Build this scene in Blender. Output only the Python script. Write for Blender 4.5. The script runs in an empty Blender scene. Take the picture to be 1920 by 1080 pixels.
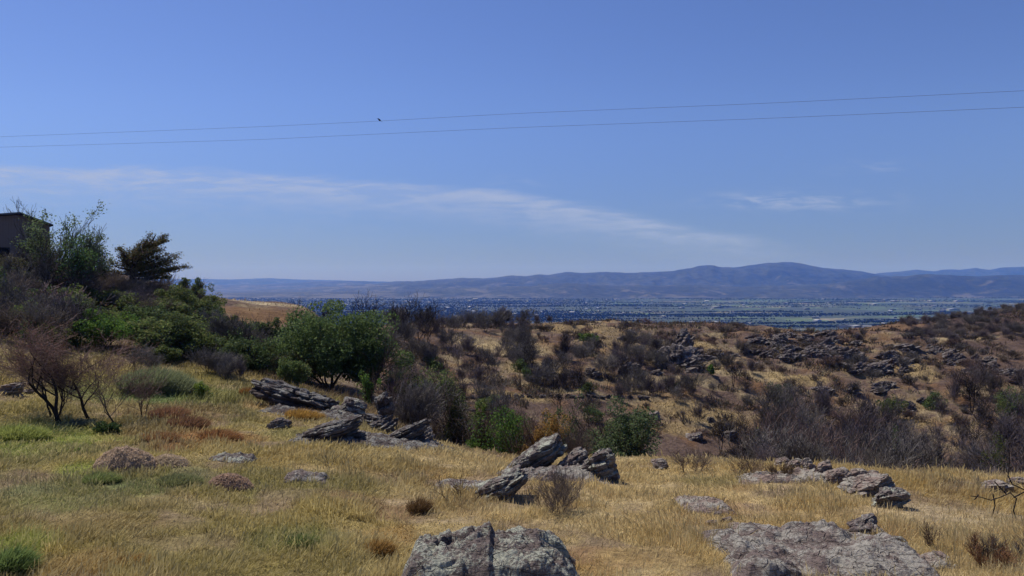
import bpy, math, random
import numpy as np
from mathutils import Vector
S = bpy.context.scene
COL = S.collection
rad = math.radians
# ------------------------------------------------------------------ camera, sky, sun, exposure
F = 26 / 36 * 1920            # focal length in pixels of the 1920 wide photograph
HOR = 528                     # row of the horizon
cam = bpy.data.objects.new('camera', bpy.data.cameras.new('camera')); COL.objects.link(cam)
cam.data.lens = 26; cam.data.sensor_width = 36; cam.data.shift_y = -12 / 1920
cam.rotation_euler = (rad(90), 0, 0); cam.data.clip_start = .5; cam.data.clip_end = 60000
S.camera = cam
SUN_EL, SUN_AZ = 57, -50      # azimuth from +Y towards +X
sv = Vector((math.sin(rad(SUN_AZ)) * math.cos(rad(SUN_EL)), math.cos(rad(SUN_AZ)) * math.cos(rad(SUN_EL)), math.sin(rad(SUN_EL))))
sun = bpy.data.objects.new('sun', bpy.data.lights.new('sun', 'SUN')); COL.objects.link(sun)
sun.data.energy = 5; sun.data.angle = rad(.5); sun.data.color = (1, .94, .85)
sun.rotation_euler = (-sv).to_track_quat('-Z', 'Y').to_euler()
S.view_settings.view_transform = 'Standard'; S.view_settings.look = 'None'
S.view_settings.exposure = 0; S.view_settings.gamma = 1
S.cycles.max_bounces = 5; S.cycles.diffuse_bounces = 3; S.cycles.volume_bounces = 1
S.cycles.transmission_bounces = 3; S.cycles.use_denoising = True
S.cycles.sample_clamp_indirect = 4


def N(nt, t, **kw):
    n = nt.nodes.new(t)
    for k, v in kw.items():
        if k in n.inputs: n.inputs[k].default_value = v
        else: setattr(n, k, v)
    return n


def L(nt, a, b): nt.links.new(a, b)


def M(nt, op, a, b=None, c=None, clamp=False):
    n = nt.nodes.new('ShaderNodeMath'); n.operation = op; n.use_clamp = clamp
    for i, v in enumerate((a, b, c)):
        if v is None: continue
        if isinstance(v, (int, float)): n.inputs[i].default_value = v
        else: L(nt, v, n.inputs[i])
    return n.outputs[0]


def mix(nt, f, a, b, mode='MIX'):
    n = nt.nodes.new('ShaderNodeMix'); n.data_type = 'RGBA'; n.blend_type = mode
    for i, v in ((0, f), (6, a), (7, b)):
        if isinstance(v, (int, float)): n.inputs[i].default_value = v
        elif isinstance(v, tuple): n.inputs[i].default_value = (*v, 1)
        else: L(nt, v, n.inputs[i])
    return n.outputs[2]


def mrange(nt, v, a, b, c=0., d=1., smooth=True):
    n = nt.nodes.new('ShaderNodeMapRange'); n.interpolation_type = 'SMOOTHSTEP' if smooth else 'LINEAR'
    L(nt, v, n.inputs[0])
    for i, x in enumerate((a, b, c, d)): n.inputs[i + 1].default_value = x
    return n.outputs[0]


def noise(nt, vec, scale, detail=4, rough=.55, dist=0.):
    n = N(nt, 'ShaderNodeTexNoise'); n.inputs['Scale'].default_value = scale; n.inputs['Detail'].default_value = detail
    n.inputs['Roughness'].default_value = rough; n.inputs['Distortion'].default_value = dist
    if vec is not None: L(nt, vec, n.inputs['Vector'])
    return n.outputs['Fac']


W = bpy.data.worlds.new('World'); S.world = W; W.use_nodes = True
nt = W.node_tree; nt.nodes.clear()
out = N(nt, 'ShaderNodeOutputWorld'); bg = N(nt, 'ShaderNodeBackground'); bg.inputs[1].default_value = .078
sky = N(nt, 'ShaderNodeTexSky'); sky.sky_type = 'NISHITA'; sky.sun_disc = False
sky.sun_elevation = rad(SUN_EL); sky.sun_rotation = rad(SUN_AZ); sky.altitude = 200; sky.air_density = 1.0; sky.dust_density = .35; sky.ozone_density = 2.6
tc = N(nt, 'ShaderNodeTexCoord'); sp = N(nt, 'ShaderNodeSeparateXYZ'); L(nt, tc.outputs['Generated'], sp.inputs[0])
yy = M(nt, 'MAXIMUM', sp.outputs[1], .05)
u = M(nt, 'DIVIDE', sp.outputs[0], yy); v = M(nt, 'DIVIDE', sp.outputs[2], yy)


def pxu(p): return (p - 960) / F
def pyv(p): return (HOR - p) / F


cv = N(nt, 'ShaderNodeFloatCurve'); c = cv.mapping.curves[0]
ptz = [(-300, 285), (0, 302), (300, 312), (620, 328), (860, 345), (1040, 372), (1200, 398), (1400, 440), (1600, 470), (2300, 500)]
pts = [((pxu(a) + 1) / 2, pyv(b) * 4) for a, b in ptz]
while len(c.points) < len(pts): c.points.new(.5, .5)
for p, q in zip(c.points, pts): p.location = q
cv.mapping.update()
L(nt, M(nt, 'MULTIPLY_ADD', u, .5, .5), cv.inputs['Value'])
vt = M(nt, 'MULTIPLY', cv.outputs[0], .25)
uv = N(nt, 'ShaderNodeCombineXYZ'); L(nt, u, uv.inputs[0]); L(nt, v, uv.inputs[1])
# streaks: stretched along a line tilted slightly down to the right
mp = N(nt, 'ShaderNodeMapping'); mp.inputs['Rotation'].default_value = (0, 0, rad(7)); mp.inputs['Scale'].default_value = (2.2, 16, 1); L(nt, uv.outputs[0], mp.inputs[0])
s1 = noise(nt, mp.outputs[0], 2.2, 8, .62, .5)
mp2 = N(nt, 'ShaderNodeMapping'); mp2.inputs['Rotation'].default_value = (0, 0, rad(4)); mp2.inputs['Scale'].default_value = (5, 30, 1); L(nt, uv.outputs[0], mp2.inputs[0])
s2 = noise(nt, mp2.outputs[0], 4, 6, .6, .6)
dv = M(nt, 'ADD', M(nt, 'SUBTRACT', vt, v), M(nt, 'MULTIPLY_ADD', s1, .034, -.017))
band = M(nt, 'MULTIPLY', mrange(nt, dv, -.004, .014), mrange(nt, dv, .010, .066, 1, 0))
band = M(nt, 'MULTIPLY', band, mrange(nt, u, .2, .44, 1, 0))
veil = M(nt, 'MULTIPLY', M(nt, 'MULTIPLY', mrange(nt, dv, 0, .03), mrange(nt, dv, .03, .12, 1, 0)), mrange(nt, u, -.5, .15, 1, 0))
def puff(px, py, rx, ry):
    a = M(nt, 'POWER', M(nt, 'MULTIPLY', M(nt, 'SUBTRACT', u, pxu(px)), F / rx), 2)
    b = M(nt, 'POWER', M(nt, 'MULTIPLY', M(nt, 'SUBTRACT', v, pyv(py)), F / ry), 2)
    return M(nt, 'EXPONENT', M(nt, 'MULTIPLY', M(nt, 'ADD', a, b), -1))
st = mrange(nt, M(nt, 'MULTIPLY_ADD', s2, .35, M(nt, 'MULTIPLY', s1, .65)), .41, .60); st2 = mrange(nt, s2, .40, .68)
m = M(nt, 'MULTIPLY', band, M(nt, 'MULTIPLY_ADD', st, .75, .34))
m = M(nt, 'ADD', m, M(nt, 'MULTIPLY', veil, M(nt, 'MULTIPLY', st2, .2)))
for q in ((1500, 378, 150, 16, .9), (1640, 312, 60, 10, .4), (1560, 322, 25, 6, .25), (1380, 372, 50, 8, .3), (960, 340, 60, 10, .3)):
    m = M(nt, 'ADD', m, M(nt, 'MULTIPLY', M(nt, 'MULTIPLY', puff(*q[:4]), st2), q[4]))
m = M(nt, 'MULTIPLY', m, .66, clamp=True)
hsv = N(nt, 'ShaderNodeHueSaturation'); hsv.inputs['Saturation'].default_value = 1.0; L(nt, sky.outputs[0], hsv.inputs['Color'])
skyc = mix(nt, 1, hsv.outputs[0], mix(nt, mrange(nt, v, .0, .26), (.48, .56, .95), (.82, .91, 1.35)), 'MULTIPLY')
L(nt, mix(nt, m, skyc, (5.4, 6.2, 8.6)), bg.inputs[0]); L(nt, bg.outputs[0], out.inputs[0])

# ------------------------------------------------------------------ numpy noise
def _h(ix, iy, iz, seed):
    n = (ix.astype(np.int64) * 374761393 + iy.astype(np.int64) * 668265263 + iz.astype(np.int64) * 2147483647 + seed * 974711) & 0xffffffff
    n = ((n ^ (n >> 13)) * 1274126177) & 0xffffffff
    n = ((n ^ (n >> 16)) * 2246822519) & 0xffffffff
    return ((n ^ (n >> 15)) & 0xffffff) / float(0xffffff)


def vn3(x, y, z, seed=0):
    fx, fy, fz = np.floor(x), np.floor(y), np.floor(z)
    tx, ty, tz = x - fx, y - fy, z - fz
    tx, ty, tz = [t * t * t * (t * (t * 6 - 15) + 10) for t in (tx, ty, tz)]
    r = 0
    for i in (0, 1):
        for j in (0, 1):
            for k in (0, 1):
                w = (tx if i else 1 - tx) * (ty if j else 1 - ty) * (tz if k else 1 - tz)
                r = r + w * _h(fx + i, fy + j, fz + k, seed)
    return r * 2 - 1


def vn2(x, y, seed=0):
    fx, fy = np.floor(x), np.floor(y)
    tx, ty = x - fx, y - fy
    tx, ty = [t * t * t * (t * (t * 6 - 15) + 10) for t in (tx, ty)]
    z = np.zeros_like(fx); r = 0
    for i in (0, 1):
        for j in (0, 1):
            r = r + (tx if i else 1 - tx) * (ty if j else 1 - ty) * _h(fx + i, fy + j, z, seed)
    return r * 2 - 1


def fbm2(x, y, o=4, seed=0, g=.5):
    r, a, s = 0, 1., 0
    for i in range(o):
        r = r + a * vn2(x, y, seed + i * 17); s += a; a *= g; x, y = x * 2.03 + 7.1, y * 2.03 - 3.3
    return r / s


def fbm3(p, o=4, seed=0, g=.5):
    x, y, z = p[:, 0], p[:, 1], p[:, 2]; r, a, s = 0, 1., 0
    for i in range(o):
        r = r + a * vn3(x, y, z, seed + i * 17); s += a; a *= g; x, y, z = x * 2.03 + 5.2, y * 2.03 + 1.7, z * 2.03 - 8.8
    return r / s


def sstep(a, b, x):
    t = np.clip((x - a) / (b - a), 0, 1); return t * t * (3 - 2 * t)


# ------------------------------------------------------------------ mesh helpers
def mesh(name, V, Fc, col=None, smooth=False, mat=None):
    V = np.ascontiguousarray(V, np.float32); Fc = np.ascontiguousarray(Fc, np.int32)
    me = bpy.data.meshes.new(name); n, k = Fc.shape
    me.vertices.add(len(V)); me.vertices.foreach_set('co', V.ravel())
    me.loops.add(n * k); me.loops.foreach_set('vertex_index', Fc.ravel())
    me.polygons.add(n); me.polygons.foreach_set('loop_start', np.arange(0, n * k, k, dtype=np.int32))
    if smooth: me.polygons.foreach_set('use_smooth', np.ones(n, bool))
    if col is not None:
        a = me.color_attributes.new('Col', 'FLOAT_COLOR', 'POINT')
        a.data.foreach_set('color', np.hstack([col, np.ones((len(V), 1))]).astype(np.float32).ravel())
    me.update(calc_edges=True)
    if mat: me.materials.append(mat)
    return me


def ob(name, me, parent=None, loc=None, rz=0.):
    o = bpy.data.objects.new(name, me); COL.objects.link(o)
    if parent is not None: o.parent = parent
    if loc is not None: o.location = loc
    o.rotation_euler[2] = rz
    return o


def tag(o, label, cat, group=None):
    o['label'] = label; o['category'] = cat
    if group: o['group'] = group
    return o


def root(name, loc=(0, 0, 0), rz=0.): return ob(name, None, None, loc, rz)


def boxes(bs):
    V, Fc = [], []
    for (c, s) in bs:
        b = len(V)
        for i in (-1, 1):
            for j in (-1, 1):
                for k in (-1, 1): V.append((c[0] + i * s[0] / 2, c[1] + j * s[1] / 2, c[2] + k * s[2] / 2))
        for f in ((0, 1, 3, 2), (4, 6, 7, 5), (0, 4, 5, 1), (2, 3, 7, 6), (0, 2, 6, 4), (1, 5, 7, 3)): Fc.append([b + q for q in f])
    return np.array(V), np.array(Fc)


def tubes(P0, P1, R0, R1, k=4):
    P0, P1 = np.asarray(P0, float), np.asarray(P1, float); R0, R1 = np.asarray(R0), np.asarray(R1)
    d = P1 - P0; d = d / (np.linalg.norm(d, axis=1, keepdims=True) + 1e-9)
    a = np.where(np.abs(d[:, 2:3]) < .9, np.array([[0, 0, 1.]]), np.array([[1., 0, 0]]))
    e = np.cross(d, a); e /= np.linalg.norm(e, axis=1, keepdims=True); f = np.cross(d, e)
    n = len(P0); V = np.zeros((n, 2, k, 3)); t = np.arange(k) * 2 * math.pi / k
    o = e[:, None, :] * np.cos(t)[None, :, None] + f[:, None, :] * np.sin(t)[None, :, None]
    V[:, 0] = P0[:, None] + o * R0[:, None, None]; V[:, 1] = P1[:, None] + o * R1[:, None, None]
    i = np.arange(k); j = (i + 1) % k
    q = np.stack([i, j, j + k, i + k], 1)
    return V.reshape(-1, 3), (np.arange(n)[:, None, None] * 2 * k + q[None]).reshape(-1, 4)


def join(*parts):
    V, Fc, b = [], [], 0
    for v_, f_ in parts: V.append(v_); Fc.append(np.asarray(f_) + b); b += len(v_)
    return np.vstack(V), np.vstack(Fc)


# ------------------------------------------------------------------ materials
def new_mat(name):
    m = bpy.data.materials.new(name); m.use_nodes = True; m.node_tree.nodes.clear()
    o = N(m.node_tree, 'ShaderNodeOutputMaterial'); return m, m.node_tree, o


def leaf_mat(name, transl=.45, rough=.6, var=.25):
    m, nt, o = new_mat(name)
    a = N(nt, 'ShaderNodeVertexColor'); a.layer_name = 'Col'
    oi = N(nt, 'ShaderNodeObjectInfo')
    h = N(nt, 'ShaderNodeHueSaturation'); L(nt, a.outputs[0], h.inputs['Color'])
    L(nt, mrange(nt, oi.outputs['Random'], 0, 1, 1 - var, 1 + var, False), h.inputs['Value'])
    p = N(nt, 'ShaderNodeBsdfPrincipled'); p.inputs['Roughness'].default_value = rough; p.inputs['Specular IOR Level'].default_value = .06
    L(nt, h.outputs[0], p.inputs['Base Color'])
    if transl:
        t = N(nt, 'ShaderNodeBsdfTranslucent'); L(nt, h.outputs[0], t.inputs[0])
        x = N(nt, 'ShaderNodeMixShader'); x.inputs[0].default_value = transl
        L(nt, p.outputs[0], x.inputs[1]); L(nt, t.outputs[0], x.inputs[2]); L(nt, x.outputs[0], o.inputs[0])
    else: L(nt, p.outputs[0], o.inputs[0])
    return m


def bark_mat(name, c0, c1, scale=6, var=.2):
    m, nt, o = new_mat(name)
    tc = N(nt, 'ShaderNodeTexCoord'); f = noise(nt, tc.outputs['Object'], scale, 5, .6)
    oi = N(nt, 'ShaderNodeObjectInfo'); h = N(nt, 'ShaderNodeHueSaturation')
    L(nt, mix(nt, mrange(nt, f, .35, .65), c0, c1), h.inputs['Color'])
    L(nt, mrange(nt, oi.outputs['Random'], 0, 1, 1 - var, 1 + var, False), h.inputs['Value'])
    p = N(nt, 'ShaderNodeBsdfPrincipled'); p.inputs['Roughness'].default_value = .9; p.inputs['Specular IOR Level'].default_value = .15
    L(nt, h.outputs[0], p.inputs['Base Color'])
    b = N(nt, 'ShaderNodeBump'); b.inputs['Strength'].default_value = .4; b.inputs['Distance'].default_value = .03
    L(nt, f, b.inputs['Height']); L(nt, b.outputs[0], p.inputs['Normal']); L(nt, p.outputs[0], o.inputs[0])
    return m


def rock_mat(name, base, grey, lichen, amount, tilt=28):
    m, nt, o = new_mat(name)
    tc = N(nt, 'ShaderNodeTexCoord'); ob_ = tc.outputs['Object']
    mp = N(nt, 'ShaderNodeMapping'); mp.inputs['Rotation'].default_value = (rad(8), rad(tilt), rad(12)); mp.inputs['Scale'].default_value = (1, 1.2, 5.5); L(nt, ob_, mp.inputs[0])
    lay = noise(nt, mp.outputs[0], 2.2, 8, .65, .8)
    big = noise(nt, ob_, 1.7, 5, .6, .4); fine = noise(nt, ob_, 17, 8, .72)
    vor = N(nt, 'ShaderNodeTexVoronoi'); vor.feature = 'DISTANCE_TO_EDGE'; vor.inputs['Scale'].default_value = 2.6; vm = N(nt, 'ShaderNodeMapping'); vm.inputs['Rotation'].default_value = (0, rad(tilt), rad(20)); vm.inputs['Scale'].default_value = (.8, 1, 2.6); L(nt, mix(nt, .18, ob_, N(nt, 'ShaderNodeTexNoise', Scale=3.).outputs['Color']), vm.inputs[0]); L(nt, vm.outputs[0], vor.inputs['Vector'])
    crack = mrange(nt, vor.outputs['Distance'], .0, .035)
    geo = N(nt, 'ShaderNodeNewGeometry'); sx = N(nt, 'ShaderNodeSeparateXYZ'); L(nt, geo.outputs['Normal'], sx.inputs[0])
    c = mix(nt, mrange(nt, big, .38, .62), base, grey)
    c = mix(nt, M(nt, 'MULTIPLY', mrange(nt, lay, .50, .34), .8), c, tuple(x * .42 for x in base))
    lf = M(nt, 'MULTIPLY', mrange(nt, M(nt, 'ADD', fine, M(nt, 'MULTIPLY_ADD', big, .9, -.42)), .53, .585), mrange(nt, sx.outputs[2], .0, .5))
    c = mix(nt, M(nt, 'MULTIPLY', lf, amount), c, lichen)
    c = mix(nt, .35, c, mix(nt, fine, (.35, .33, .33), (1.5, 1.5, 1.5)), 'MULTIPLY')
    c = mix(nt, M(nt, 'MULTIPLY_ADD', crack, -.38, .38), c, tuple(x * .35 for x in base))
    p = N(nt, 'ShaderNodeBsdfPrincipled'); p.inputs['Roughness'].default_value = .92; p.inputs['Specular IOR Level'].default_value = .2
    L(nt, c, p.inputs['Base Color'])
    b = N(nt, 'ShaderNodeBump'); b.inputs['Strength'].default_value = 1; b.inputs['Distance'].default_value = .12
    L(nt, M(nt, 'MULTIPLY_ADD', crack, .35, M(nt, 'MULTIPLY_ADD', fine, .6, lay)), b.inputs['Height']); L(nt, b.outputs[0], p.inputs['Normal']); L(nt, p.outputs[0], o.inputs[0])
    return m


MT = {
    'leaf': leaf_mat('leaf'), 'needle': leaf_mat('needle', .12), 'grass': leaf_mat('dry_grass_blade', .42, .7, 0), 'twig': leaf_mat('twig_bark', 0, .9, .42),
    'bark_dark': bark_mat('charred_bark', (.018, .014, .013), (.04, .032, .028)),
    'bark_grey': bark_mat('grey_bark', (.07, .058, .052), (.14, .12, .108)),
    'bark_brown': bark_mat('brown_bark', (.055, .036, .026), (.11, .078, .058)),
    'rock_lichen': rock_mat('lichen_rock', (.165, .13, .118), (.255, .235, .205), (.40, .41, .33), .95),
    'rock_purple': rock_mat('purple_rock', (.195, .15, .135), (.27, .24, .21), (.40, .38, .33), .7),
    'rock_pink': rock_mat('pinkish_rock', (.29, .215, .18), (.30, .265, .22), (.42, .39, .33), .7),
    'rock_dark': rock_mat('scorched_rock', (.095, .073, .066), (.165, .142, .126), (.30, .30, .27), .7),
    'rock_far': rock_mat('hillside_rock', (.12, .092, .085), (.19, .163, .148), (.28, .26, .24), .6),
}

# ------------------------------------------------------------------ terrain: one sheet, in columns of x/y and rows of distance
PX = [-700, -200, 0, 240, 400, 480, 575, 630]
YR = [3, 10, 14, 20, 24, 28, 32, 36, 45, 60, 80, 95, 107, 118, 140, 180, 230, 265, 310, 400, 700, 1200]
E = [-40, -95, -150]
ZT = [
 [-5.0, -5.1, -5.2, -5.2, -5.1, -5.0, -4.7, -4.3, -3.2, -.4, 2.4, 3.2, 3.2, 2.5, 0, -7, -17, -22, -30] + E,
 [-5.1, -5.2, -5.3, -5.4, -5.3, -5.2, -5.0, -4.7, -3.9, -1.2, 1.8, 2.6, 2.5, 1.8, -1, -8, -17, -22, -30] + E,
 [-5.2, -5.3, -5.4, -5.5, -5.5, -5.4, -5.2, -5.0, -4.4, -2.0, 1.3, 2.2, 2.2, 1.5, -2, -9, -18, -22, -30] + E,
 [-5.3, -5.4, -5.5, -5.7, -5.8, -5.9, -5.9, -5.9, -5.6, -4.2, -1.9, -.2, 1.0, .6, -3, -10, -18, -22, -30] + E,
 [-5.4, -5.4, -5.5, -5.8, -6.0, -6.1, -6.1, -6.1, -6.1, -5.6, -4.6, -3.5, -2.7, -3.2, -6.5, -12, -18, -22, -30] + E,
 [-5.4, -5.5, -5.6, -5.9, -6.1, -6.2, -6.3, -6.3, -6.3, -6.8, -6.3, -5.0, -2.9, -3.1, -8, -13, -18, -22, -30] + E,
 [-5.4, -5.5, -5.6, -5.9, -6.1, -6.2, -6.4, -6.6, -7.1, -8.2, -8.2, -6.4, -3.5, -4.2, -9, -12, -17, -22, -30] + E,
 [-5.4, -5.5, -5.6, -5.9, -6.2, -6.3, -6.5, -6.8, -7.4, -8.7, -9.2, -8.6, -7.6, -8.2, -9.4, -12, -17, -22, -30] + E]
FARC = {   # right of the oak the ground drops into a gully and climbs again to a ridge: (distance, height)
 720: [(28, -6.4), (36, -7), (45, -8.2), (60, -9.8), (75, -10.8), (90, -10.2), (107, -8.8), (125, -8), (140, -8.2), (180, -12), (230, -18), (310, -28)],
 840: [(28, -6.7), (32, -7.1), (36, -8.2), (45, -11), (60, -13.5), (80, -14.2), (90, -13.8), (100, -13), (115, -11.2), (135, -8.6), (150, -8.3), (165, -9.5), (230, -18), (310, -28)],
 960: [(28, -7), (32, -7.6), (36, -9), (45, -12.5), (60, -16), (75, -16.5), (88, -14.8), (93, -14.3), (105, -12.6), (120, -11), (140, -8.6), (150, -8.2), (170, -10), (230, -18), (310, -28)],
 1200: [(28, -7), (32, -7.6), (36, -9.4), (45, -14), (60, -19), (75, -20), (88, -18), (94, -17), (100, -15.9), (115, -13.4), (135, -10.6), (150, -9.3), (165, -9.6), (180, -11.5), (230, -20), (310, -29)],
 1420: [(28, -7), (32, -7.9), (36, -10), (45, -15), (60, -20), (78, -22), (92, -19.5), (105, -16.8), (120, -13.8), (140, -10.8), (155, -9.7), (170, -10.5), (180, -12), (230, -22), (310, -31)],
 1510: [(28, -7), (32, -8.2), (36, -10.4), (45, -15), (60, -20), (78, -22), (92, -19.5), (105, -16.8), (120, -14.2), (140, -11.9), (155, -11.4), (170, -12.5), (180, -14), (230, -24), (310, -33)],
 1680: [(28, -7.2), (32, -8.8), (36, -11), (45, -15.5), (60, -21), (80, -22.5), (95, -20), (107, -17), (120, -14.2), (140, -11.2), (160, -9.8), (180, -10.5), (210, -14), (310, -30)],
 1920: [(28, -7.3), (32, -8.9), (36, -11), (45, -15.5), (60, -20.5), (80, -22), (95, -19.5), (107, -17), (120, -14.3), (140, -11.4), (160, -9.6), (190, -7.2), (210, -7), (240, -10), (310, -24)],
 2200: [(28, -7.5), (32, -9), (36, -11), (45, -15.5), (60, -20.5), (80, -22), (95, -19.5), (107, -17), (120, -14), (140, -10.4), (160, -7), (190, -2), (215, 0), (260, -4), (310, -14)],
 2700: [(28, -7.5), (32, -9), (36, -11), (45, -15.5), (60, -20.5), (80, -22), (95, -19.5), (107, -17), (120, -13.6), (140, -9), (160, -4), (190, 3), (215, 6), (260, 4), (310, -4)]}
TAIL = [(400, -40), (700, -95), (1200, -150)]
UM = 1.18
NU = 700
l0, l1 = math.log(3), math.log(1200)
NV = 900
ls = np.linspace(l0, l1, NV); ys = np.exp(ls)
prof = {p: np.interp(ls, np.log(YR), z) for p, z in zip(PX, ZT) if p < 720}
for p, q in FARC.items():
    q = [(3, -5.5), (10, -5.5), (14, -5.6), (20, -6.15), (24, -6.5)] + q + TAIL
    prof[p] = np.interp(ls, np.log([a for a, b in q]), [b for a, b in q])
PX = sorted(prof)
us = np.linspace(-UM, UM, NU)
t1 = np.stack([prof[p] for p in PX])
G = np.stack([np.interp(us, [pxu(p) for p in PX], t1[:, j]) for j in range(NV)], 1)   # NU x NV
def blur(A, k, ax):
    w = np.hanning(k + 2)[1:-1]; w /= w.sum(); p = k // 2
    pad = [(0, 0), (0, 0)]; pad[ax] = (p, p)
    B = np.pad(A, pad, 'edge')
    return np.apply_along_axis(lambda r: np.convolve(r, w, 'valid'), ax, B)
G = blur(blur(G, 17, 0), 13, 1)
XX = us[:, None] * ys[None]; YY = np.repeat(ys[None], NU, 0)
dampf = sstep(30, 70, YY)
G += .05 * fbm2(XX / 1.1, YY / 1.1, 3, 3) * (1 - dampf * .3) + .14 * fbm2(XX / 5, YY / 5, 3, 9)
farm = sstep(70, 110, YY) * (1 - sstep(420, 800, YY)); right = sstep(-.12, .2, us)[:, None]
rid = 1 - np.abs(fbm2(XX / 16 + .3 * YY / 16, YY / 9, 4, 41))
G += dampf * .45 * fbm2(XX / 9, YY / 9, 4, 21) + farm * right * (1.9 * (rid - .78) + .8 * (1 - np.abs(fbm2(XX / 5, YY / 5, 3, 43)) - .75)) + farm * .7 * fbm2(XX / 22, YY / 14, 3, 55)
dl, du = (l1 - l0) / (NV - 1), 2 * UM / (NU - 1)


def hgt(x, y):
    x, y = np.asarray(x, float), np.asarray(y, float)
    a = np.clip((x / y + UM) / du, 0, NU - 1.001); b = np.clip((np.log(np.maximum(y, 3)) - l0) / dl, 0, NV - 1.001)
    i, j = a.astype(int), b.astype(int); s, t = a - i, b - j
    return G[i, j] * (1 - s) * (1 - t) + G[i + 1, j] * s * (1 - t) + G[i, j + 1] * (1 - s) * t + G[i + 1, j + 1] * s * t


_yl = np.exp(np.linspace(math.log(8), math.log(420), 2600))
def at(px, py):
    """ground point seen at a pixel of the photograph"""
    uu = pxu(px); z = hgt(uu * _yl, _yl); r = pyv(py) * _yl
    k = np.nonzero(z >= r)[0]
    y = _yl[k[0]] if len(k) else 250.
    return np.array([uu * y, y, float(hgt(uu * y, y))])
def atY(px, Y): return np.array([pxu(px) * Y, Y, float(hgt(pxu(px) * Y, Y))])


# ground cover colours in patches, with a sunlit rim painted on the mound
GOLD, STRAW, RUST, OLIVE, GREEN, LIME, BURNT, SOIL, PALE, BRN = map(np.array, (
    (.47, .345, .145), (.54, .425, .22), (.33, .17, .06), (.27, .235, .08), (.16, .21, .075), (.26, .33, .065), (.115, .08, .064), (.22, .15, .105), (.60, .49, .30), (.185, .11, .055)))
PATCH = []
def patch(px, py, rpx, ry, c, s=.8):
    p = at(px, py); far_ = p[1] > 70
    if far_: c = (c * .68 + c.mean() * .1) if c.mean() > .2 else c
    PATCH.append((p[0], p[1], rpx * p[1] / F, ry * (.6 if far_ else 1), c, s))
for q in ((60, 820, 150, 3.5, LIME, .75), (40, 770, 110, 4, OLIVE, .6), (150, 930, 150, 2.2, GREEN, .6), (330, 900, 120, 1.6, GREEN, .5), (20, 1030, 60, .9, LIME, .8), (560, 1010, 110, 1., GREEN, .55),
          (480, 1060, 200, 1., OLIVE, .6), (330, 1000, 160, 1.4, OLIVE, .4), (200, 980, 120, 1.2, BRN, .4), (150, 1060, 60, .7, RUST, .45), (170, 880, 60, 1., LIME, .8), (250, 740, 120, 3.5, GREEN, .7), (370, 740, 110, 3.5, GREEN, .75), (300, 715, 130, 5, OLIVE, .8), (430, 745, 70, 3, OLIVE, .7),
          (330, 775, 110, 2.2, BRN, .75), (390, 825, 90, 1.8, RUST, .8), (330, 835, 70, 1.5, RUST, .6), (270, 810, 80, 1.6, BRN, .5), (560, 775, 90, 1.6, RUST, .6), (520, 770, 60, 2, GOLD, .6), (640, 765, 40, 1.2, LIME, .4),
          (620, 900, 120, 2, OLIVE, .35), (700, 950, 110, 1.4, RUST, .3), (730, 1010, 60, 1., RUST, .45), (620, 860, 140, 2, GOLD, .5), (900, 950, 90, 1., BRN, .35), (850, 860, 150, 2.4, STRAW, .6), (780, 940, 60, .7, PALE, .5),
          (1180, 930, 120, 2, STRAW, .8), (1250, 900, 140, 2, STRAW, .7), (1300, 985, 110, 1.2, STRAW, .6), (1130, 1050, 90, 1, RUST, .4), (1240, 1050, 110, .9, GOLD, .6), (1330, 905, 60, 1.1, OLIVE, .5), (1480, 890, 110, 1.5, GOLD, .6), (1560, 960, 130, 1.5, GOLD, .6),
          (1800, 970, 150, 1.5, PALE, .55), (1650, 1000, 60, .8, RUST, .35), (1840, 1040, 90, .9, GOLD, .5), (1100, 860, 90, 1.5, PALE, .4),
          (1030, 650, 90, 14, STRAW, .0), (950, 655, 80, 11, STRAW, .95), (880, 640, 40, 8, STRAW, .7), (1000, 690, 60, 7, STRAW, .9), (930, 738, 90, 2.2, GOLD, .9), (1060, 735, 90, 1.6, STRAW, .8), (1250, 715, 130, 3.5, STRAW, .75), (1420, 705, 110, 4, STRAW, .8), (1620, 693, 60, 4, GOLD, .95), (1490, 705, 60, 4, GOLD, .9),
          (1300, 770, 110, 5, GOLD, .8), (1250, 800, 60, 4, GOLD, .7), (1340, 800, 60, 3, STRAW, .5), (1710, 690, 40, 9, GOLD, .8), (1560, 630, 120, 12, BRN, .5), (1640, 615, 130, 12, BRN, .6), (1830, 637, 42, 2, STRAW, .9), (1770, 636, 20, 2, STRAW, .8), (1700, 790, 50, 4, GOLD, .8), (1690, 760, 60, 5, GOLD, .5), (1090, 617, 80, 12, GOLD, .6),
          (1200, 640, 90, 14, GOLD, .6), (1310, 650, 40, 8, GOLD, .8), (480, 590, 90, 9, BRN, .9), (500, 570, 80, 2.5, PALE, .9), (575, 575, 30, 3, PALE, .8), (440, 600, 40, 4, RUST, .5), (90, 540, 120, 8, np.array((.22, .12, .08)), .8), (200, 560, 100, 8, BURNT, .7), (1870, 690, 90, 8, BURNT, .5), (1790, 662, 90, 14, BURNT, .7), (1880, 655, 80, 14, BURNT, .8), (1700, 650, 60, 10, BURNT, .5)):  # pale strips along the brown mound's top paint its sunlit rim
    patch(*q)
for px_ in (1800, 1870, 1940, 2010):
    for Y_ in (165, 185, 205): q_ = atY(px_, Y_); PATCH.append((q_[0], q_[1], 11, 14, np.array((.075, .05, .045)), .92))


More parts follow.
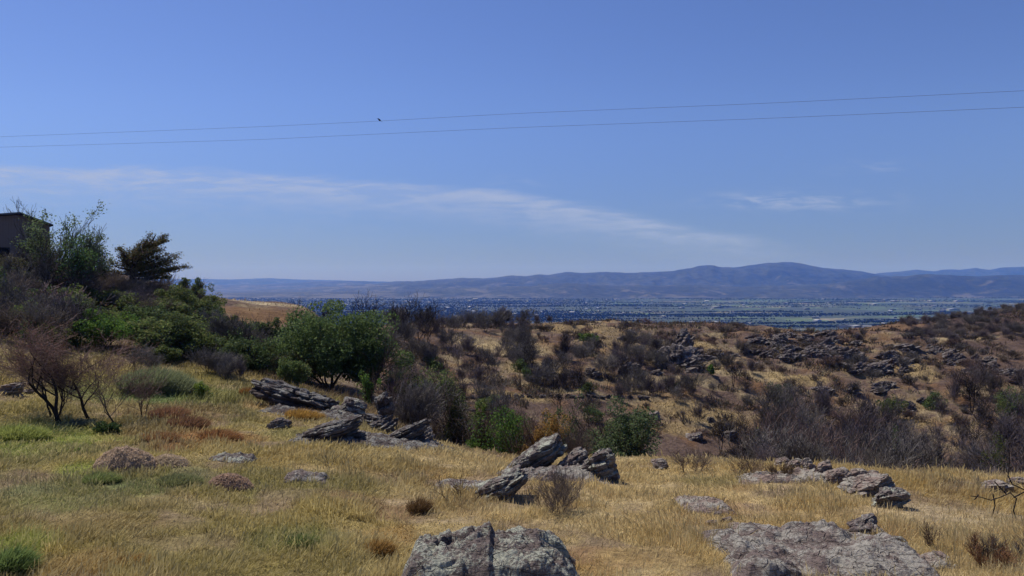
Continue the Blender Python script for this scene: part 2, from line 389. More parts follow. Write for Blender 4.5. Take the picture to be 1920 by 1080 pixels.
def gcol(x, y):
    uu = x / y
    n1 = fbm2(x / 4.5, y / 4.5, 4, 101); n2 = fbm2(x / 1.3, y / 1.3, 3, 131); n3 = fbm2(x / 17, y / 17, 4, 151); n4 = fbm2(x / 3.1 + 40, y / 3.1, 3, 171)
    w = lambda a: a[..., None]
    near = STRAW + (GOLD - STRAW) * w(sstep(-.35, .3, n1)); near = near + (RUST - near) * w(.55 * sstep(.2, .6, n4)); near = near + (PALE - near) * w(.45 * sstep(.2, .6, n2))
    lf = sstep(-.02, -.3, uu)
    lc = np.array((.34, .275, .08)) + (OLIVE - np.array((.34, .275, .08))) * w(sstep(-.3, .35, n1)); lc = lc + (GREEN - lc) * w(.6 * sstep(.1, .5, n4)); lc = lc + (PALE * .9 - lc) * w(.35 * sstep(.15, .6, n2))
    near = near + (lc - near) * w(lf * .8)
    bare = sstep(-.05, -.45, fbm2(x / 1.6, y / 1.6, 3, 404) + .25 * n2); near = near + (np.array((.27, .20, .135)) - near) * w(.75 * bare)
    far = BURNT * 1.15 + (np.array((.265, .21, .128)) - BURNT * 1.15) * w(sstep(.06, .42, n3 * .45 + n1 * .75 + n2 * .7)); far = far + (RUST * .6 - far) * w(.5 * sstep(.0, .5, n4)); far = far + (BURNT - far) * w(.75 * sstep(.08, .4, n2 * .6 - n1 * .5))
    t = sstep(31, 40, y) * (1 - .7 * lf * sstep(60, 45, y)); c = near + (far - near) * w(t)
    for (a, b, r, ry, cc, s) in PATCH:
        d = ((x - a) / r) ** 2 + ((y - b) / ry) ** 2 + .7 * n2 + .5 * n1
        c = c + (cc - c) * w(s * sstep(1.5, .3, d))
    return np.clip(c, .01, .8)


def grid_faces(nu, nv):
    i, j = np.meshgrid(np.arange(nu - 1), np.arange(nv - 1), indexing='ij'); a = i * nv + j
    return np.stack([a, a + nv, a + nv + 1, a + 1], -1).reshape(-1, 4)


def setting(name, me):
    o = ob(name, me); o['kind'] = 'structure'; return o


m, nt, o = new_mat('hillside_ground')
a = N(nt, 'ShaderNodeVertexColor'); a.layer_name = 'Col'; tc = N(nt, 'ShaderNodeTexCoord')
f1 = noise(nt, tc.outputs['Object'], 3.5, 8, .7); f2 = noise(nt, tc.outputs['Object'], .8, 6, .65, .5)
c = mix(nt, .55, a.outputs[0], mix(nt, mrange(nt, f1, .3, .7), (.45, .42, .42), (1.45, 1.4, 1.35)), 'MULTIPLY')
c = mix(nt, .45, c, mix(nt, mrange(nt, f2, .35, .65), (.5, .46, .45), (1.3, 1.3, 1.25)), 'MULTIPLY')
p = N(nt, 'ShaderNodeBsdfPrincipled'); p.inputs['Roughness'].default_value = .95; p.inputs['Specular IOR Level'].default_value = .1; L(nt, c, p.inputs['Base Color'])
b = N(nt, 'ShaderNodeBump'); b.inputs['Strength'].default_value = 1; b.inputs['Distance'].default_value = .25; L(nt, M(nt, 'MULTIPLY_ADD', f2, 1.5, f1), b.inputs['Height']); L(nt, b.outputs[0], p.inputs['Normal']); L(nt, p.outputs[0], o.inputs[0])
MT['ground'] = m
gc = gcol(XX.ravel(), YY.ravel())
setting('ground', mesh('ground', np.stack([XX.ravel(), YY.ravel(), G.ravel()], 1), grid_faces(NU, NV), gc, True, m))

# valley floor: fields, groves, bare ground
m, nt, o = new_mat('valley_fields')
tc = N(nt, 'ShaderNodeTexCoord'); mp = N(nt, 'ShaderNodeMapping'); mp.inputs['Rotation'].default_value = (0, 0, rad(17)); mp.inputs['Scale'].default_value = (.0016, .0034, 1); L(nt, tc.outputs['Object'], mp.inputs[0])
vo = N(nt, 'ShaderNodeTexVoronoi'); vo.inputs['Scale'].default_value = 1; vo.distance = 'CHEBYCHEV'; L(nt, mp.outputs[0], vo.inputs['Vector'])
sc_ = N(nt, 'ShaderNodeSeparateColor'); L(nt, vo.outputs['Color'], sc_.inputs[0])
cr = N(nt, 'ShaderNodeValToRGB'); cr.color_ramp.interpolation = 'CONSTANT'
els = cr.color_ramp.elements; els[0].color = (.03, .045, .022, 1); els[1].position = .26; els[1].color = (.06, .10, .035, 1)
for pz, cc in ((.45, (.035, .055, .025)), (.62, (.07, .105, .04)), (.74, (.11, .10, .06)), (.82, (.03, .045, .025)), (.94, (.20, .17, .11))):
    e = els.new(pz); e.color = (*cc, 1)
L(nt, sc_.outputs[0], cr.inputs[0])
f1 = noise(nt, tc.outputs['Object'], .0035, 6, .65); f2 = noise(nt, tc.outputs['Object'], .02, 5, .7)
c = mix(nt, mrange(nt, f1, .46, .54), cr.outputs[0], (.028, .04, .024)); c = mix(nt, .6, c, mix(nt, mrange(nt, f2, .35, .65), (.5, .5, .5), (1.4, 1.4, 1.4)), 'MULTIPLY')
geo = N(nt, 'ShaderNodeNewGeometry'); sx = N(nt, 'ShaderNodeSeparateXYZ'); L(nt, geo.outputs['Position'], sx.inputs[0])
town = M(nt, 'MULTIPLY', mrange(nt, M(nt, 'DIVIDE', sx.outputs[0], sx.outputs[1]), .22, .0), .75)
f3 = noise(nt, tc.outputs['Object'], .03, 3, .8)
c = mix(nt, town, c, mix(nt, mrange(nt, f3, .55, .70), (.022, .03, .022), (.10, .097, .093)))
p = N(nt, 'ShaderNodeBsdfPrincipled'); p.inputs['Roughness'].default_value = .95; L(nt, c, p.inputs['Base Color']); L(nt, p.outputs[0], o.inputs[0])
MT['valley'] = m
vy = np.concatenate([[1200], np.exp(np.linspace(math.log(1260), math.log(6600), 60))]); vu = np.linspace(-UM, UM, 90)
VX = vu[:, None] * vy[None]; VY = np.repeat(vy[None], 90, 0)
VZ = -150 + 6 * fbm2(VX / 700, VY / 700, 3, 7) * sstep(1200, 1600, VY)
VZ[:, 0] = G[:, -1][np.clip(np.round((vu + UM) / du).astype(int), 0, NU - 1)]
setting('valley_floor', mesh('valley_floor', np.stack([VX.ravel(), VY.ravel(), VZ.ravel()], 1), grid_faces(90, len(vy)), None, True, m))

# hills beyond the valley
m, nt, o = new_mat('wooded_hills')
tc = N(nt, 'ShaderNodeTexCoord')
f1 = noise(nt, tc.outputs['Object'], .0022, 8, .66, .4); f2 = noise(nt, tc.outputs['Object'], .012, 6, .7); f3 = noise(nt, tc.outputs['Object'], .0009, 4, .6)
geo = N(nt, 'ShaderNodeNewGeometry'); sx = N(nt, 'ShaderNodeSeparateXYZ'); L(nt, geo.outputs['Position'], sx.inputs[0])
big_ = mrange(nt, f3, .38, .62)
low = mrange(nt, sx.outputs[2], 40, -140, 0, .10, False)
lft = mrange(nt, M(nt, 'DIVIDE', sx.outputs[0], sx.outputs[1]), .05, -.3, 0, .045)
c = mix(nt, big_, mix(nt, mrange(nt, f2, .38, .62), (.003, .007, .006), (.016, .023, .015)), mix(nt, mrange(nt, f2, .38, .62), (.008, .013, .009), (.045, .05, .032)))
clear = mrange(nt, M(nt, 'ADD', M(nt, 'ADD', f1, M(nt, 'MULTIPLY_ADD', f2, .25, -.125)), M(nt, 'ADD', low, lft)), .615, .69)
c = mix(nt, clear, c, (.08, .076, .06))
p = N(nt, 'ShaderNodeBsdfPrincipled'); p.inputs['Roughness'].default_value = .95; L(nt, c, p.inputs['Base Color'])
b = N(nt, 'ShaderNodeBump'); b.inputs['Strength'].default_value = 1; b.inputs['Distance'].default_value = 14; L(nt, f2, b.inputs['Height']); L(nt, b.outputs[0], p.inputs['Normal']); L(nt, p.outputs[0], o.inputs[0])
hu = np.linspace(-UM, UM, 900); hy = np.exp(np.linspace(math.log(6600), math.log(19000), 190))
HX = hu[:, None] * hy[None]; HY = np.repeat(hy[None], 900, 0)
RANGES = [  # distance of the crest, width of its front slope, (pixel column, row) of the crest
    (18300, 2600, [(-700, 524), (0, 525), (380, 523), (430, 524), (500, 521.5), (560, 524), (640, 526), (760, 529), (900, 540), (2600, 545)]),
    (15000, 3000, [(-700, 530), (300, 538), (450, 533), (500, 532.5), (560, 530), (600, 527), (680, 527), (710, 530), (745, 527), (800, 530), (900, 540), (1600, 530), (1645, 512), (1690, 509), (1720, 505.5), (1750, 509), (1770, 505), (1800, 506), (1830, 502.5), (1855, 506), (1880, 501.5), (1920, 500), (2100, 498), (2700, 505)]),
    (11300, 3200, [(-700, 540), (300, 548), (450, 545), (560, 541), (640, 535), (720, 531), (745, 527.5), (780, 527), (865, 521), (910, 522), (960, 516.5), (985, 518), (1010, 514.5), (1030, 516), (1060, 509.5), (1090, 511.5), (1140, 510), (1180, 511.5), (1260, 508.5), (1288, 503), (1296, 503), (1310, 498), (1335, 497.5), (1345, 500), (1375, 502), (1400, 498.5), (1440, 493), (1460, 492), (1480, 491), (1500, 494), (1540, 502.5), (1580, 505), (1610, 508), (1650, 515), (1720, 524), (1900, 530), (2700, 525)]),
    (7900, 1250, [(-700, 548), (380, 551), (700, 546), (800, 541), (900, 539), (1000, 536), (1060, 530), (1150, 536), (1290, 534), (1400, 538), (1560, 532), (1640, 519), (1690, 518), (1740, 513.5), (1775, 516), (1830, 518), (1900, 515), (1960, 519), (2300, 516), (2700, 516)])]
HZ = np.full_like(HX, -150.)
for k, (yc, wf, pr) in enumerate(RANGES):
    prx, prv = np.array([pxu(q[0]) for q in pr]), np.array([pyv(q[1]) for q in pr])
    zr = np.interp(hu, prx, prv) * yc
    zr = np.convolve(np.pad(zr, 1, 'edge'), np.hanning(5)[1:-1] / np.hanning(5).sum(), 'valid')[:, None] + 6 * fbm2(hu[:, None] * 150, hu[:, None] * 0, 3, k)
    t = (HY - (yc - wf)) / wf
    sp_ = fbm2(HX / 900 + k * 9, HY / 1500, 4, 300 + k)
    front = sstep(-.02, 1, t + .46 * sp_ * (1 - np.clip(t, 0, 1)))
    back = 1 - .55 * sstep(0, 1800, HY - yc)
    f = np.where(t < 1, front, back)
    spur = 1 - 2 * np.abs(fbm2(HX / 520 + k * 5, HY / 1100, 4, 700 + k)); f = f + .16 * spur * np.clip(4 * f * (1 - f), 0, 1) * (t < 1)
    HZ = np.maximum(HZ, -150 + (zr + 150) * f + 16 * fbm2(HX / 260, HY / 260, 3, 500 + k) * f * np.clip(1 - t, 0, .6))
HZ = -150 + (HZ + 150) * sstep(6600, 6900, HY)
setting('hills', mesh('hills', np.stack([HX.ravel(), HY.ravel(), HZ.ravel()], 1), grid_faces(900, 190), None, True, m))

# the air over the valley
m, nt, o = new_mat('valley_haze')
pv = N(nt, 'ShaderNodeVolumePrincipled'); pv.inputs['Color'].default_value = (.075, .255, 1, 1); pv.inputs['Absorption Color'].default_value = (1, 1, 1, 1); pv.inputs['Density'].default_value = 6e-5; pv.inputs['Anisotropy'].default_value = .1
L(nt, pv.outputs[0], o.inputs['Volume'])
hz = ob('haze', mesh('haze', *boxes([((0, 9850, 110), (48000, 19900, 560))]), None, False, m)); hz['kind'] = 'stuff'

rng = np.random.default_rng(11)
# ------------------------------------------------------------------ plants: generators
def skeleton(seed, H, stems=1, lean=.25, maxlev=3, r0=.05, spread=.75, up=.12, kids=(1, 2), first=.35, wob=.14, ratio=(.45, .72), sx=0., clump=.12):
    R = np.random.default_rng(seed); segs, tips = [], []
    def grow(p, d, Ln, r, lev):
        n = 5 if lev == 0 else (4 if lev == 1 else 3)
        for i in range(n):
            d = d + R.normal(0, wob, 3) + np.array((sx, 0, up)); d = d / np.linalg.norm(d)
            q = p + d * Ln / n; r1 = max(r * (1 - .62 / n), .0035)
            segs.append((p, q, r, r1, lev)); p, r = q, r1
            if lev < maxlev and (i + 1) / n > (first if lev == 0 else .2):
                for _ in range(R.integers(kids[0], kids[1] + 1)):
                    s = R.normal(0, 1, 3); s -= d * s.dot(d); s /= np.linalg.norm(s)
                    a = spread * R.uniform(.6, 1.3); cd = d * math.cos(a) + s * math.sin(a)
                    grow(p, cd, Ln * R.uniform(*ratio), r * .6, lev + 1)
        tips.append(p)
    for k in range(stems):
        a = R.uniform(0, 2 * math.pi); l = lean * R.uniform(.3, 1.2)
        d = np.array((math.cos(a) * l + sx, math.sin(a) * l, 1)); d /= np.linalg.norm(d)
        o = np.array((math.cos(a), math.sin(a), 0)) * clump * R.uniform(0, 1) * (stems > 1)
        grow(o - np.array((0, 0, .15)), d, H * R.uniform(.5, .72), r0 * R.uniform(.7, 1.1), 0)
    return segs, np.array(tips)


def seg_mesh(name, segs, k, mat, rmin=0., col=None, R=None):
    a = list(zip(*segs)); V, Fc = tubes(np.array(a[0]), np.array(a[1]), np.maximum(a[2], rmin), np.maximum(a[3], rmin), k)
    c = None
    if col is not None:
        f = (np.random.default_rng(len(segs)).uniform(.65, 1.35, (len(segs), 1)) * np.array(col)[None]); c = np.repeat(f, 2 * k, 0)
    return mesh(name, V, Fc, c, False, mat)


def leaves(C, size, col, seed, jit=.3, asp=.5, droop=0.):
    """diamond leaves at points C, every one its own tilt, size and tint"""
    R = np.random.default_rng(seed); n = len(C)
    a = R.normal(0, 1, (n, 3)); a[:, 2] -= droop; a /= np.linalg.norm(a, axis=1, keepdims=True)
    b = R.normal(0, 1, (n, 3)); b -= a * (a * b).sum(1, keepdims=True); b /= np.linalg.norm(b, axis=1, keepdims=True)
    s = size * R.uniform(.6, 1.4, (n, 1)); a = a * s; b = b * s * asp
    V = np.stack([C - a * .5, C + b * .5, C + a * .5, C - b * .5], 1).reshape(-1, 3)
    cc = np.array(col)
    base = cc[R.integers(0, len(cc), n)] if cc.ndim == 2 else np.repeat(cc[None], n, 0)
    c = base * R.uniform(1 - jit, 1 + jit, (n, 1))
    return V, np.arange(n * 4).reshape(-1, 4), np.repeat(c, 4, 0)


def crown_pts(n, size, seed, lumps=26, sig=.17, floor=.06):
    """leaf positions in clumps through an uneven dome"""
    R = np.random.default_rng(seed); w, d, h = size
    c = R.normal(0, 1, (lumps, 3)); c /= np.linalg.norm(c, axis=1, keepdims=True); c[:, 2] = np.where(c[:, 2] < 0, c[:, 2] * .9, c[:, 2])
    c *= R.uniform(.35, .88, (lumps, 1)) * (1 + .22 * R.normal(0, 1, (lumps, 1)))
    wgt = R.uniform(.4, 1.5, lumps); k = R.choice(lumps, n, p=wgt / wgt.sum())
    o = R.normal(0, 1, (n, 3)); o /= np.linalg.norm(o, axis=1, keepdims=True); o *= R.uniform(.3, 1, (n, 1)) ** .5
    p = c[k] + o * sig * 1.7 * R.uniform(.7, 1.3, lumps)[k][:, None]
    p = p * np.array((w / 2, d / 2, h * .52)) + np.array((0, 0, h * .47))
    p[:, 2] = np.maximum(p[:, 2], floor * h * R.uniform(.3, 1.2, n))
    return p


def green_plant(name, seed, size, col, n, leaf, lumps=26, sig=.17, bark='bark_brown', stems=5, floor=.1, asp=.55, trunk_name='trunk', droop=0.):
    w, d, h = size; r = root(name)
    segs, tips = skeleton(seed, h * .95, stems, .55 * w / h, 2, .018 * h, .7, .05, (1, 2), .3)
    ob(trunk_name, seg_mesh(trunk_name, segs, 4, MT[bark]), r)
    C = crown_pts(n, size, seed, lumps, sig, floor)
    V, Fc, c = leaves(C, leaf, col, seed + 1, .35, asp, droop)
    ob('crown', mesh('crown', V, Fc, c, False, MT['leaf']), r)
    return r


def bare_plant(name, seed, H, col, bark='bark_grey', stems=6, lean=.5, maxlev=3, r0=.03, spread=.7, up=.12, kids=(1, 2), rmin=.008, tufts=0, first=.3, clump=.2, lcol=None, sx=0., ratio=(.45, .72)):
    r = root(name); segs, tips = skeleton(seed, H, stems, lean, maxlev, r0, spread, up, kids, first, sx=sx, clump=clump, ratio=ratio)
    a = [s for s in segs if s[4] <= 1]; b = [s for s in segs if s[4] > 1]
    ob('trunk', seg_mesh('trunk', a, 5, MT[bark], rmin), r)
    ob('twigs', seg_mesh('twigs', b, 3, MT['twig'], rmin, col), r)
    if tufts:
        R = np.random.default_rng(seed); k = R.choice(len(tips), tufts); C = tips[k] + R.normal(0, .10 * H / 3, (tufts, 3))
        V, Fc, c = leaves(C, .07 * H / 3, lcol, seed, .4, .5); ob('leaves', mesh('leaves', V, Fc, c, False, MT['leaf']), r)
    return r


def dup(src, loc, rz=0., sc=(1, 1, 1)):
    r = src.copy(); COL.objects.link(r); r.location = loc; r.rotation_euler = (0, 0, rz); r.scale = sc
    for k in list(r.keys()): del r[k]
    for ch in src.children:
        c = ch.copy(); COL.objects.link(c); c.parent = r
    return r


GREY, PURP, REDD, BRWN, BLCK = (.135, .121, .11), (.125, .102, .102), (.165, .112, .095), (.165, .128, .095), (.04, .033, .031)
OAK = [(0.071, 0.111, 0.037), (0.097, 0.139, 0.05), (0.125, 0.167, 0.062), (0.065, 0.1, 0.037)]
BRIGHT = [(0.099, 0.178, 0.036), (0.135, 0.212, 0.04), (0.077, 0.145, 0.036)]
DARKG = [(0.062, 0.09, 0.037), (0.084, 0.118, 0.045), (0.107, 0.135, 0.052)]
MIDG = [(0.114, 0.152, 0.05), (0.15, 0.193, 0.059), (0.168, 0.176, 0.067), (0.096, 0.129, 0.045)]
PROTO = {}
for i in range(4):
    PROTO['bare', i] = bare_plant(('grey_shrub', 'bare_shrub', 'brown_shrub', 'grey_shrub')[i], 50 + i, 2.4, (GREY, PURP, BRWN, GREY)[i], 'bark_grey', 7, .55, 3, .022, .65, .16, (1, 2), .009)
    PROTO['tree', i] = bare_plant('bare_tree', 70 + i, 5.2, (PURP, GREY, PURP, REDD)[i], ('bark_grey', 'bark_dark')[i % 2], 4, .35, 3, .05, .62, .15, (1, 2), .013, first=.25, clump=.2)
    PROTO['dry', i] = bare_plant('dry_shrub', 90 + i, 1.1, (BRWN, REDD, GREY, BRWN)[i], 'bark_brown', 9, .8, 2, .014, .7, .1, (1, 2), .010, 260, lcol=((.13, .085, .04), (.15, .07, .04), (.10, .085, .045), (.075, .085, .035))[i])
    PROTO['burnt', i] = bare_plant('burnt_tree', 110 + i, 4.6, BLCK, 'bark_dark', 2, .3, 3, .075, .7, .1, (1, 2), .016, first=.4, clump=.3)
for i in range(3):
    PROTO['green', i] = green_plant('green_shrub', 130 + i, (2.6, 2.4, 2.0), (DARKG, MIDG, OAK)[i], 2600, .15, 22, .2)
    PROTO['bright', i] = green_plant('bright_shrub', 140 + i, (2.2, 2.0, 1.7), (BRIGHT, MIDG, BRIGHT)[i], 2000, .14, 18, .2)
PLACED = []          # everything with a label of its own that others can be told by: phrase, px, Y


def put(key, i, p, h, wide=1., rz=None):
    base = {'bare': 2.4, 'tree': 5.2, 'dry': 1.1, 'burnt': 4.6, 'green': 2.0, 'bright': 1.7}[key]
    s = h / base
    return dup(PROTO[key, i], p, rng.uniform(0, 6.28) if rz is None else rz, (s * wide, s * wide, s))


# ------------------------------------------------------------------ rocks
def rock_mesh(seed, size, mat, tilt=26, p=4.2, res=40, layers=7, rough=.13, yaw=0., cuts=6, lip=.1):
    R = np.random.default_rng(seed)
    th = np.linspace(0, math.pi, res + 1)[1:-1]; ph = np.linspace(0, 2 * math.pi, 2 * res, endpoint=False)
    T, Pq = np.meshgrid(th, ph, indexing='ij')
    d = np.stack([np.sin(T) * np.cos(Pq), np.sin(T) * np.sin(Pq), np.cos(T)], -1).reshape(-1, 3)
    d = np.vstack([d, [[0, 0, 1], [0, 0, -1]]])
    r = (np.abs(d) ** p).sum(1) ** (-1 / p); q = d * r[:, None]
    for _ in range(cuts):
        n = R.normal(0, 1, 3); n[2] *= .5; n /= np.linalg.norm(n); o = R.uniform(.62, .92)
        e = q @ n - o; q = q - np.maximum(e, 0)[:, None] * n * .92
    q = q * (1 + rough * 1.5 * fbm3(q * 1.3 + seed, 3, seed))[:, None]
    s = np.array(size) / 2
    q = q * s; m0 = float(np.mean(s))
    # bedding: ledges run round the block in its own plane
    b = q[:, 2] / (2 * s[2]) * layers + .5 * fbm3(q / m0 * 1.2 + 3, 3, seed + 5)
    k = np.floor(b); fr = b - k; off = .8 * (_h(k, k * 0, k * 0, seed) - .5) + .9 * vn3(k * 5.3, q[:, 0] / m0 * 1.1, q[:, 1] / m0 * 1.1, seed + 3)
    lat = q.copy(); lat[:, 2] = 0; lat /= np.linalg.norm(lat, axis=1, keepdims=True) + 1e-6
    q = q + lat * ((off * 1.2 + .45 * fr - .9 * np.exp(-((fr - .06) / .11) ** 2)) * lip * m0 * 2)[:, None]
    q = q - d * (rough * m0 * .9 * sstep(.16, 0, np.abs(fbm3(q / m0 * 1.6 + seed, 3, seed + 21))))[:, None]
    q = q + d * (rough * m0 * .55 * fbm3(q / m0 * 3.5 + seed * .3, 4, seed + 9, .6))[:, None]
    a = rad(-tilt); ca, sa = math.cos(a), math.sin(a)
    q = np.stack([q[:, 0] * ca + q[:, 2] * sa, q[:, 1], -q[:, 0] * sa + q[:, 2] * ca], 1)
    a = rad(yaw); ca, sa = math.cos(a), math.sin(a)
    q = np.stack([q[:, 0] * ca - q[:, 1] * sa, q[:, 0] * sa + q[:, 1] * ca, q[:, 2]], 1)
    nt_, np_ = res - 1, 2 * res
    i, j = np.meshgrid(np.arange(nt_ - 1), np.arange(np_), indexing='ij'); j2 = (j + 1) % np_
    f = np.stack([i * np_ + j, (i + 1) * np_ + j, (i + 1) * np_ + j2, i * np_ + j2], -1).reshape(-1, 4)
    top, bot = nt_ * np_, nt_ * np_ + 1; j = np.arange(np_); j2 = (j + 1) % np_
    f = np.vstack([f, np.stack([np.full(np_, top), j, j2, np.full(np_, top)], 1)[:, :4], np.stack([np.full(np_, bot), (nt_ - 1) * np_ + j2, (nt_ - 1) * np_ + j, np.full(np_, bot)], 1)])
    tri = f[-2 * np_:, :3]; quad = f[:-2 * np_]
    V = q; me = bpy.data.meshes.new('rock')
    me.from_pydata(V.tolist(), [], quad.tolist() + tri.tolist()); me.update()
    me.materials.append(MT[mat]); return me


BLOCK = []           # where rock keeps the grass away: x, y, rx, ry


def rock(label, px, pb, wpx, hpx, mat='rock_lichen', tilt=26, depth=.7, sink=.25, seed=None, name='rock', Y=None, res=44, block=.8, thick=None, **kw):
    """a rock whose foot shows at row pb of the photograph, wpx wide and hpx tall there"""
    p = at(px, pb) if Y is None else atY(px, Y); k = p[1] / F
    w, h = wpx * k, hpx * k; D = w * depth
    seed = seed or int(px * 7 + pb)
    me = rock_mesh(seed, (w, D, w * thick if thick else h * (1 + 2 * sink)), mat, tilt, res=res, **kw)
    zmax = max(v.co.z for v in me.vertices); xs = [v.co.x for v in me.vertices]; wid = max(xs) - min(xs)
    sx_ = w / wid
    for v_ in me.vertices: v_.co.x *= sx_
    me.name = name
    o = ob(name, me, None, (p[0] - sx_ * (max(xs) + min(xs)) / 2, p[1] + D * .35, p[2] + h - zmax)); tag(o, label, name)
    if block: BLOCK.append((p[0], p[1] + D * .35, w * .5 * block, D * .5 * block))
    return o


def outcrop(label, px0, px1, pb, Yd, fun, mat, name='rock_outcrop', nx=170, ny=110, seed=1, keep=.45):
    """low bedrock breaking through the grass: a sheet with its own relief, edges under the turf"""
    p = at((px0 + px1) / 2, pb); k = p[1] / F; w = (px1 - px0) * k
    a = np.linspace(-.5, .5, nx); b = np.linspace(0, 1, ny); A, B = np.meshgrid(a, b, indexing='ij')
    x = p[0] + A * w; y = p[1] + B * Yd
    e = np.minimum(np.minimum(A + .5, .5 - A) * w, np.minimum(B, 1 - B) * Yd) / min(w, Yd)
    wob = .10 * fbm2(x * 1.3, y * 1.3, 3, seed)
    top = fun(A + .5, B)
    q = x * .70 + y * .45 + top * .5                    # ledges dipping to the left
    led = (q * 2.6 + .5 * fbm2(x * 1.2, y * 1.2, 3, seed + 2)); fr = led - np.floor(led)
    z = top * (1 - keep + keep * sstep(-.2, .5, fbm2(x * .9, y * .9, 3, seed + 6))) + .075 * (fr ** 2 * sstep(1, .86, fr) - .3) * np.clip(top * 3, 0, 1) + .085 * fbm2(x * 3, y * 3, 4, seed + 3, .6) + .05 * (.5 - np.abs(fbm2((x + y * .5) * 5, (y - x * .4) * 2.2, 4, seed + 8, .6))) + .045 * fbm2(x * 11, y * 11, 3, seed + 4, .6)
    z = z * sstep(-.02, .16, e + wob) - .35 * sstep(.08, -.06, e + wob)
    z = hgt(x, y) + z
    c = np.array((p[0], p[1] + Yd / 2, p[2]))
    me = mesh(name, np.stack([x - c[0], y - c[1], z - c[2]], -1).reshape(-1, 3), grid_faces(nx, ny), None, False, MT[mat])
    o = ob(name, me, None, c); tag(o, label, 'rock outcrop'); BLOCK.append((c[0], c[1], w * .43, Yd * .43))
    return o


def bump(A, B, cx, cy, rx, ry, h, p=2.): return h * np.clip(1 - (np.abs((A - cx) / rx) ** p + np.abs((B - cy) / ry) ** p), 0, 1) ** .6


def f_big(A, B):
    pr = np.interp(A, [-.05, .0, .04, .2, .3, .42, .49, .512, .56, .62, .75, .8, .86, .93, 1.02], [0, .42, .62, .68, .76, .92, 1.0, .84, .86, .91, .88, .76, .62, .42, .05])
    bb = np.where(B < .62, np.clip(1 - np.abs((B - .62) / .72) ** 2.2, 0, 1) ** .55, np.clip(1 - np.abs((B - .62) / .36) ** 2.4, 0, 1) ** .6)
    cut = .16 * sstep(.25, .6, fbm2(A * 5 + 3, B * 4, 3, 71)) + .10 * sstep(.0, .12, fbm2(A * 3 - B * 2, B * 5 + A, 3, 73))
    return np.clip(pr * bb - cut * (B < .6), 0, 2)
def f_slab(A, B):
    z = bump(A, B, .5, .5, .55, .55, .22, 2.5)
    return np.maximum.reduce([z, bump(A, B, .20, .55, .22, .2, .50, 2.6), bump(A, B, .16, .16, .18, .2, .62, 2.4), bump(A, B, .62, .80, .20, .16, .50, 2.6), bump(A, B, .72, .30, .25, .22, .46, 2.6), bump(A, B, .44, .34, .16, .14, .40, 2.6), bump(A, B, .40, .84, .16, .12, .42, 2.4), bump(A, B, .88, .55, .12, .2, .44, 2.4)])
def f_low(h):
    return lambda A, B: np.maximum(bump(A, B, .45, .5, .5, .5, h, 2.3), bump(A, B, .72, .6, .25, .35, h * 1.25))
outcrop('large lichen-streaked grey outcrop with a broken peak at the bottom of the picture', 724, 1112, 1135, 2.6, f_big, 'rock_lichen', seed=5, nx=280, ny=190, keep=.12)
outcrop('broad low grey slab of bedrock in the grass at bottom right', 1385, 1850, 1115, 4.6, f_slab, 'rock_purple', seed=9, nx=260, ny=180)
outcrop('flat pinkish bedrock showing in the golden grass below the boulder row', 1285, 1395, 965, 2.2, f_low(.20), 'rock_pink', seed=12)
outcrop('low crumbling rock patch at bottom right with a black stick on it', 1695, 1810, 1068, .8, f_low(.14), 'rock_pink', seed=14, nx=100, ny=60)
outcrop('flat stony slab running left from the wedge shaped boulder', 800, 925, 925, 1.6, f_low(.22), 'rock_purple', seed=15, nx=110, ny=60)
outcrop('low gravelly rock patch in the tan grass left of centre', 520, 610, 908, 1.2, f_low(.22), 'rock_purple', seed=17, nx=100, ny=60)
outcrop('grey rock edge half buried behind the crumbling earth bank', 375, 470, 868, 1.2, f_low(.2), 'rock_lichen', seed=19, nx=100, ny=60)

RK = rock
RK('small purple rock with a jagged top behind the broad slab', 1628, 1008, 76, 36, 'rock_purple', 15)
RK('small pale white rock in the grass right of the broad slab', 1690, 1028, 42, 18, 'rock_lichen', 5, p=2.2, layers=2)
RK('small round pebble of rock just right of the pale white rock', 1704, 1034, 12, 7, 'rock_lichen', 5, p=2.2, res=16)
RK('wedge shaped lichen boulder with an overhanging dark right face', 940, 940, 104, 54, 'rock_lichen', 28, .8, .45, p=4.5, layers=4, thick=.42)
RK('long pale slab tilted up to the right behind the twiggy bush', 1006, 888, 122, 70, 'rock_lichen', 33, .7, .3, p=5, layers=4, thick=.34)
RK('dark purple boulder between the tilted slab and the lichen block', 1078, 892, 74, 46, 'rock_purple', 24, .9, .3)
RK('blocky dark lichen boulder at the right end of the central outcrop', 1128, 902, 80, 60, 'rock_lichen', 14, .8, .2, rough=.16)
RK('small white boulder sitting on top of the tilted slab', 1009, 826, 22, 17, 'rock_lichen', 0, p=2.3, layers=2, Y=30.3, block=0)
RK('brown rock at the left foot of the tilted slab', 945, 848, 44, 26, 'rock_pink', 24)
RK('reddish flat stone topping the little two stone stack', 1236, 864, 28, 15, 'rock_pink', 10, layers=3, res=24, sink=.1, Y=28.3, block=0)
RK('lower grey stone of the little two stone stack', 1240, 880, 30, 15, 'rock_purple', 8, layers=3, res=24)
for q in (('pale rounded boulder at the left end of the boulder row', 1416, 860, 46, 26), ('low tan stone just right of the pale end boulder', 1444, 864, 40, 16), ('small stone in the boulder row below the thicket', 1470, 880, 30, 18),
          ('squat pale stone in the middle of the boulder row', 1494, 886, 32, 20), ('rounded stone leaning on its neighbour mid boulder row', 1518, 888, 28, 22), ('broad tan boulder in the right half of the row', 1550, 899, 42, 26),
          ('brown pointed boulder left of the layered slabs', 1580, 913, 52, 27), ('grey rounded block behind the long pink slab', 1612, 914, 48, 26), ('small block perched at the back of the layered slabs', 1642, 906, 30, 18)):
    RK(q[0], q[1], q[2], q[3] * 1.1, q[4] * 1.25, 'rock_pink', 16, .7, .2, p=3, res=34, layers=4, name='boulder')
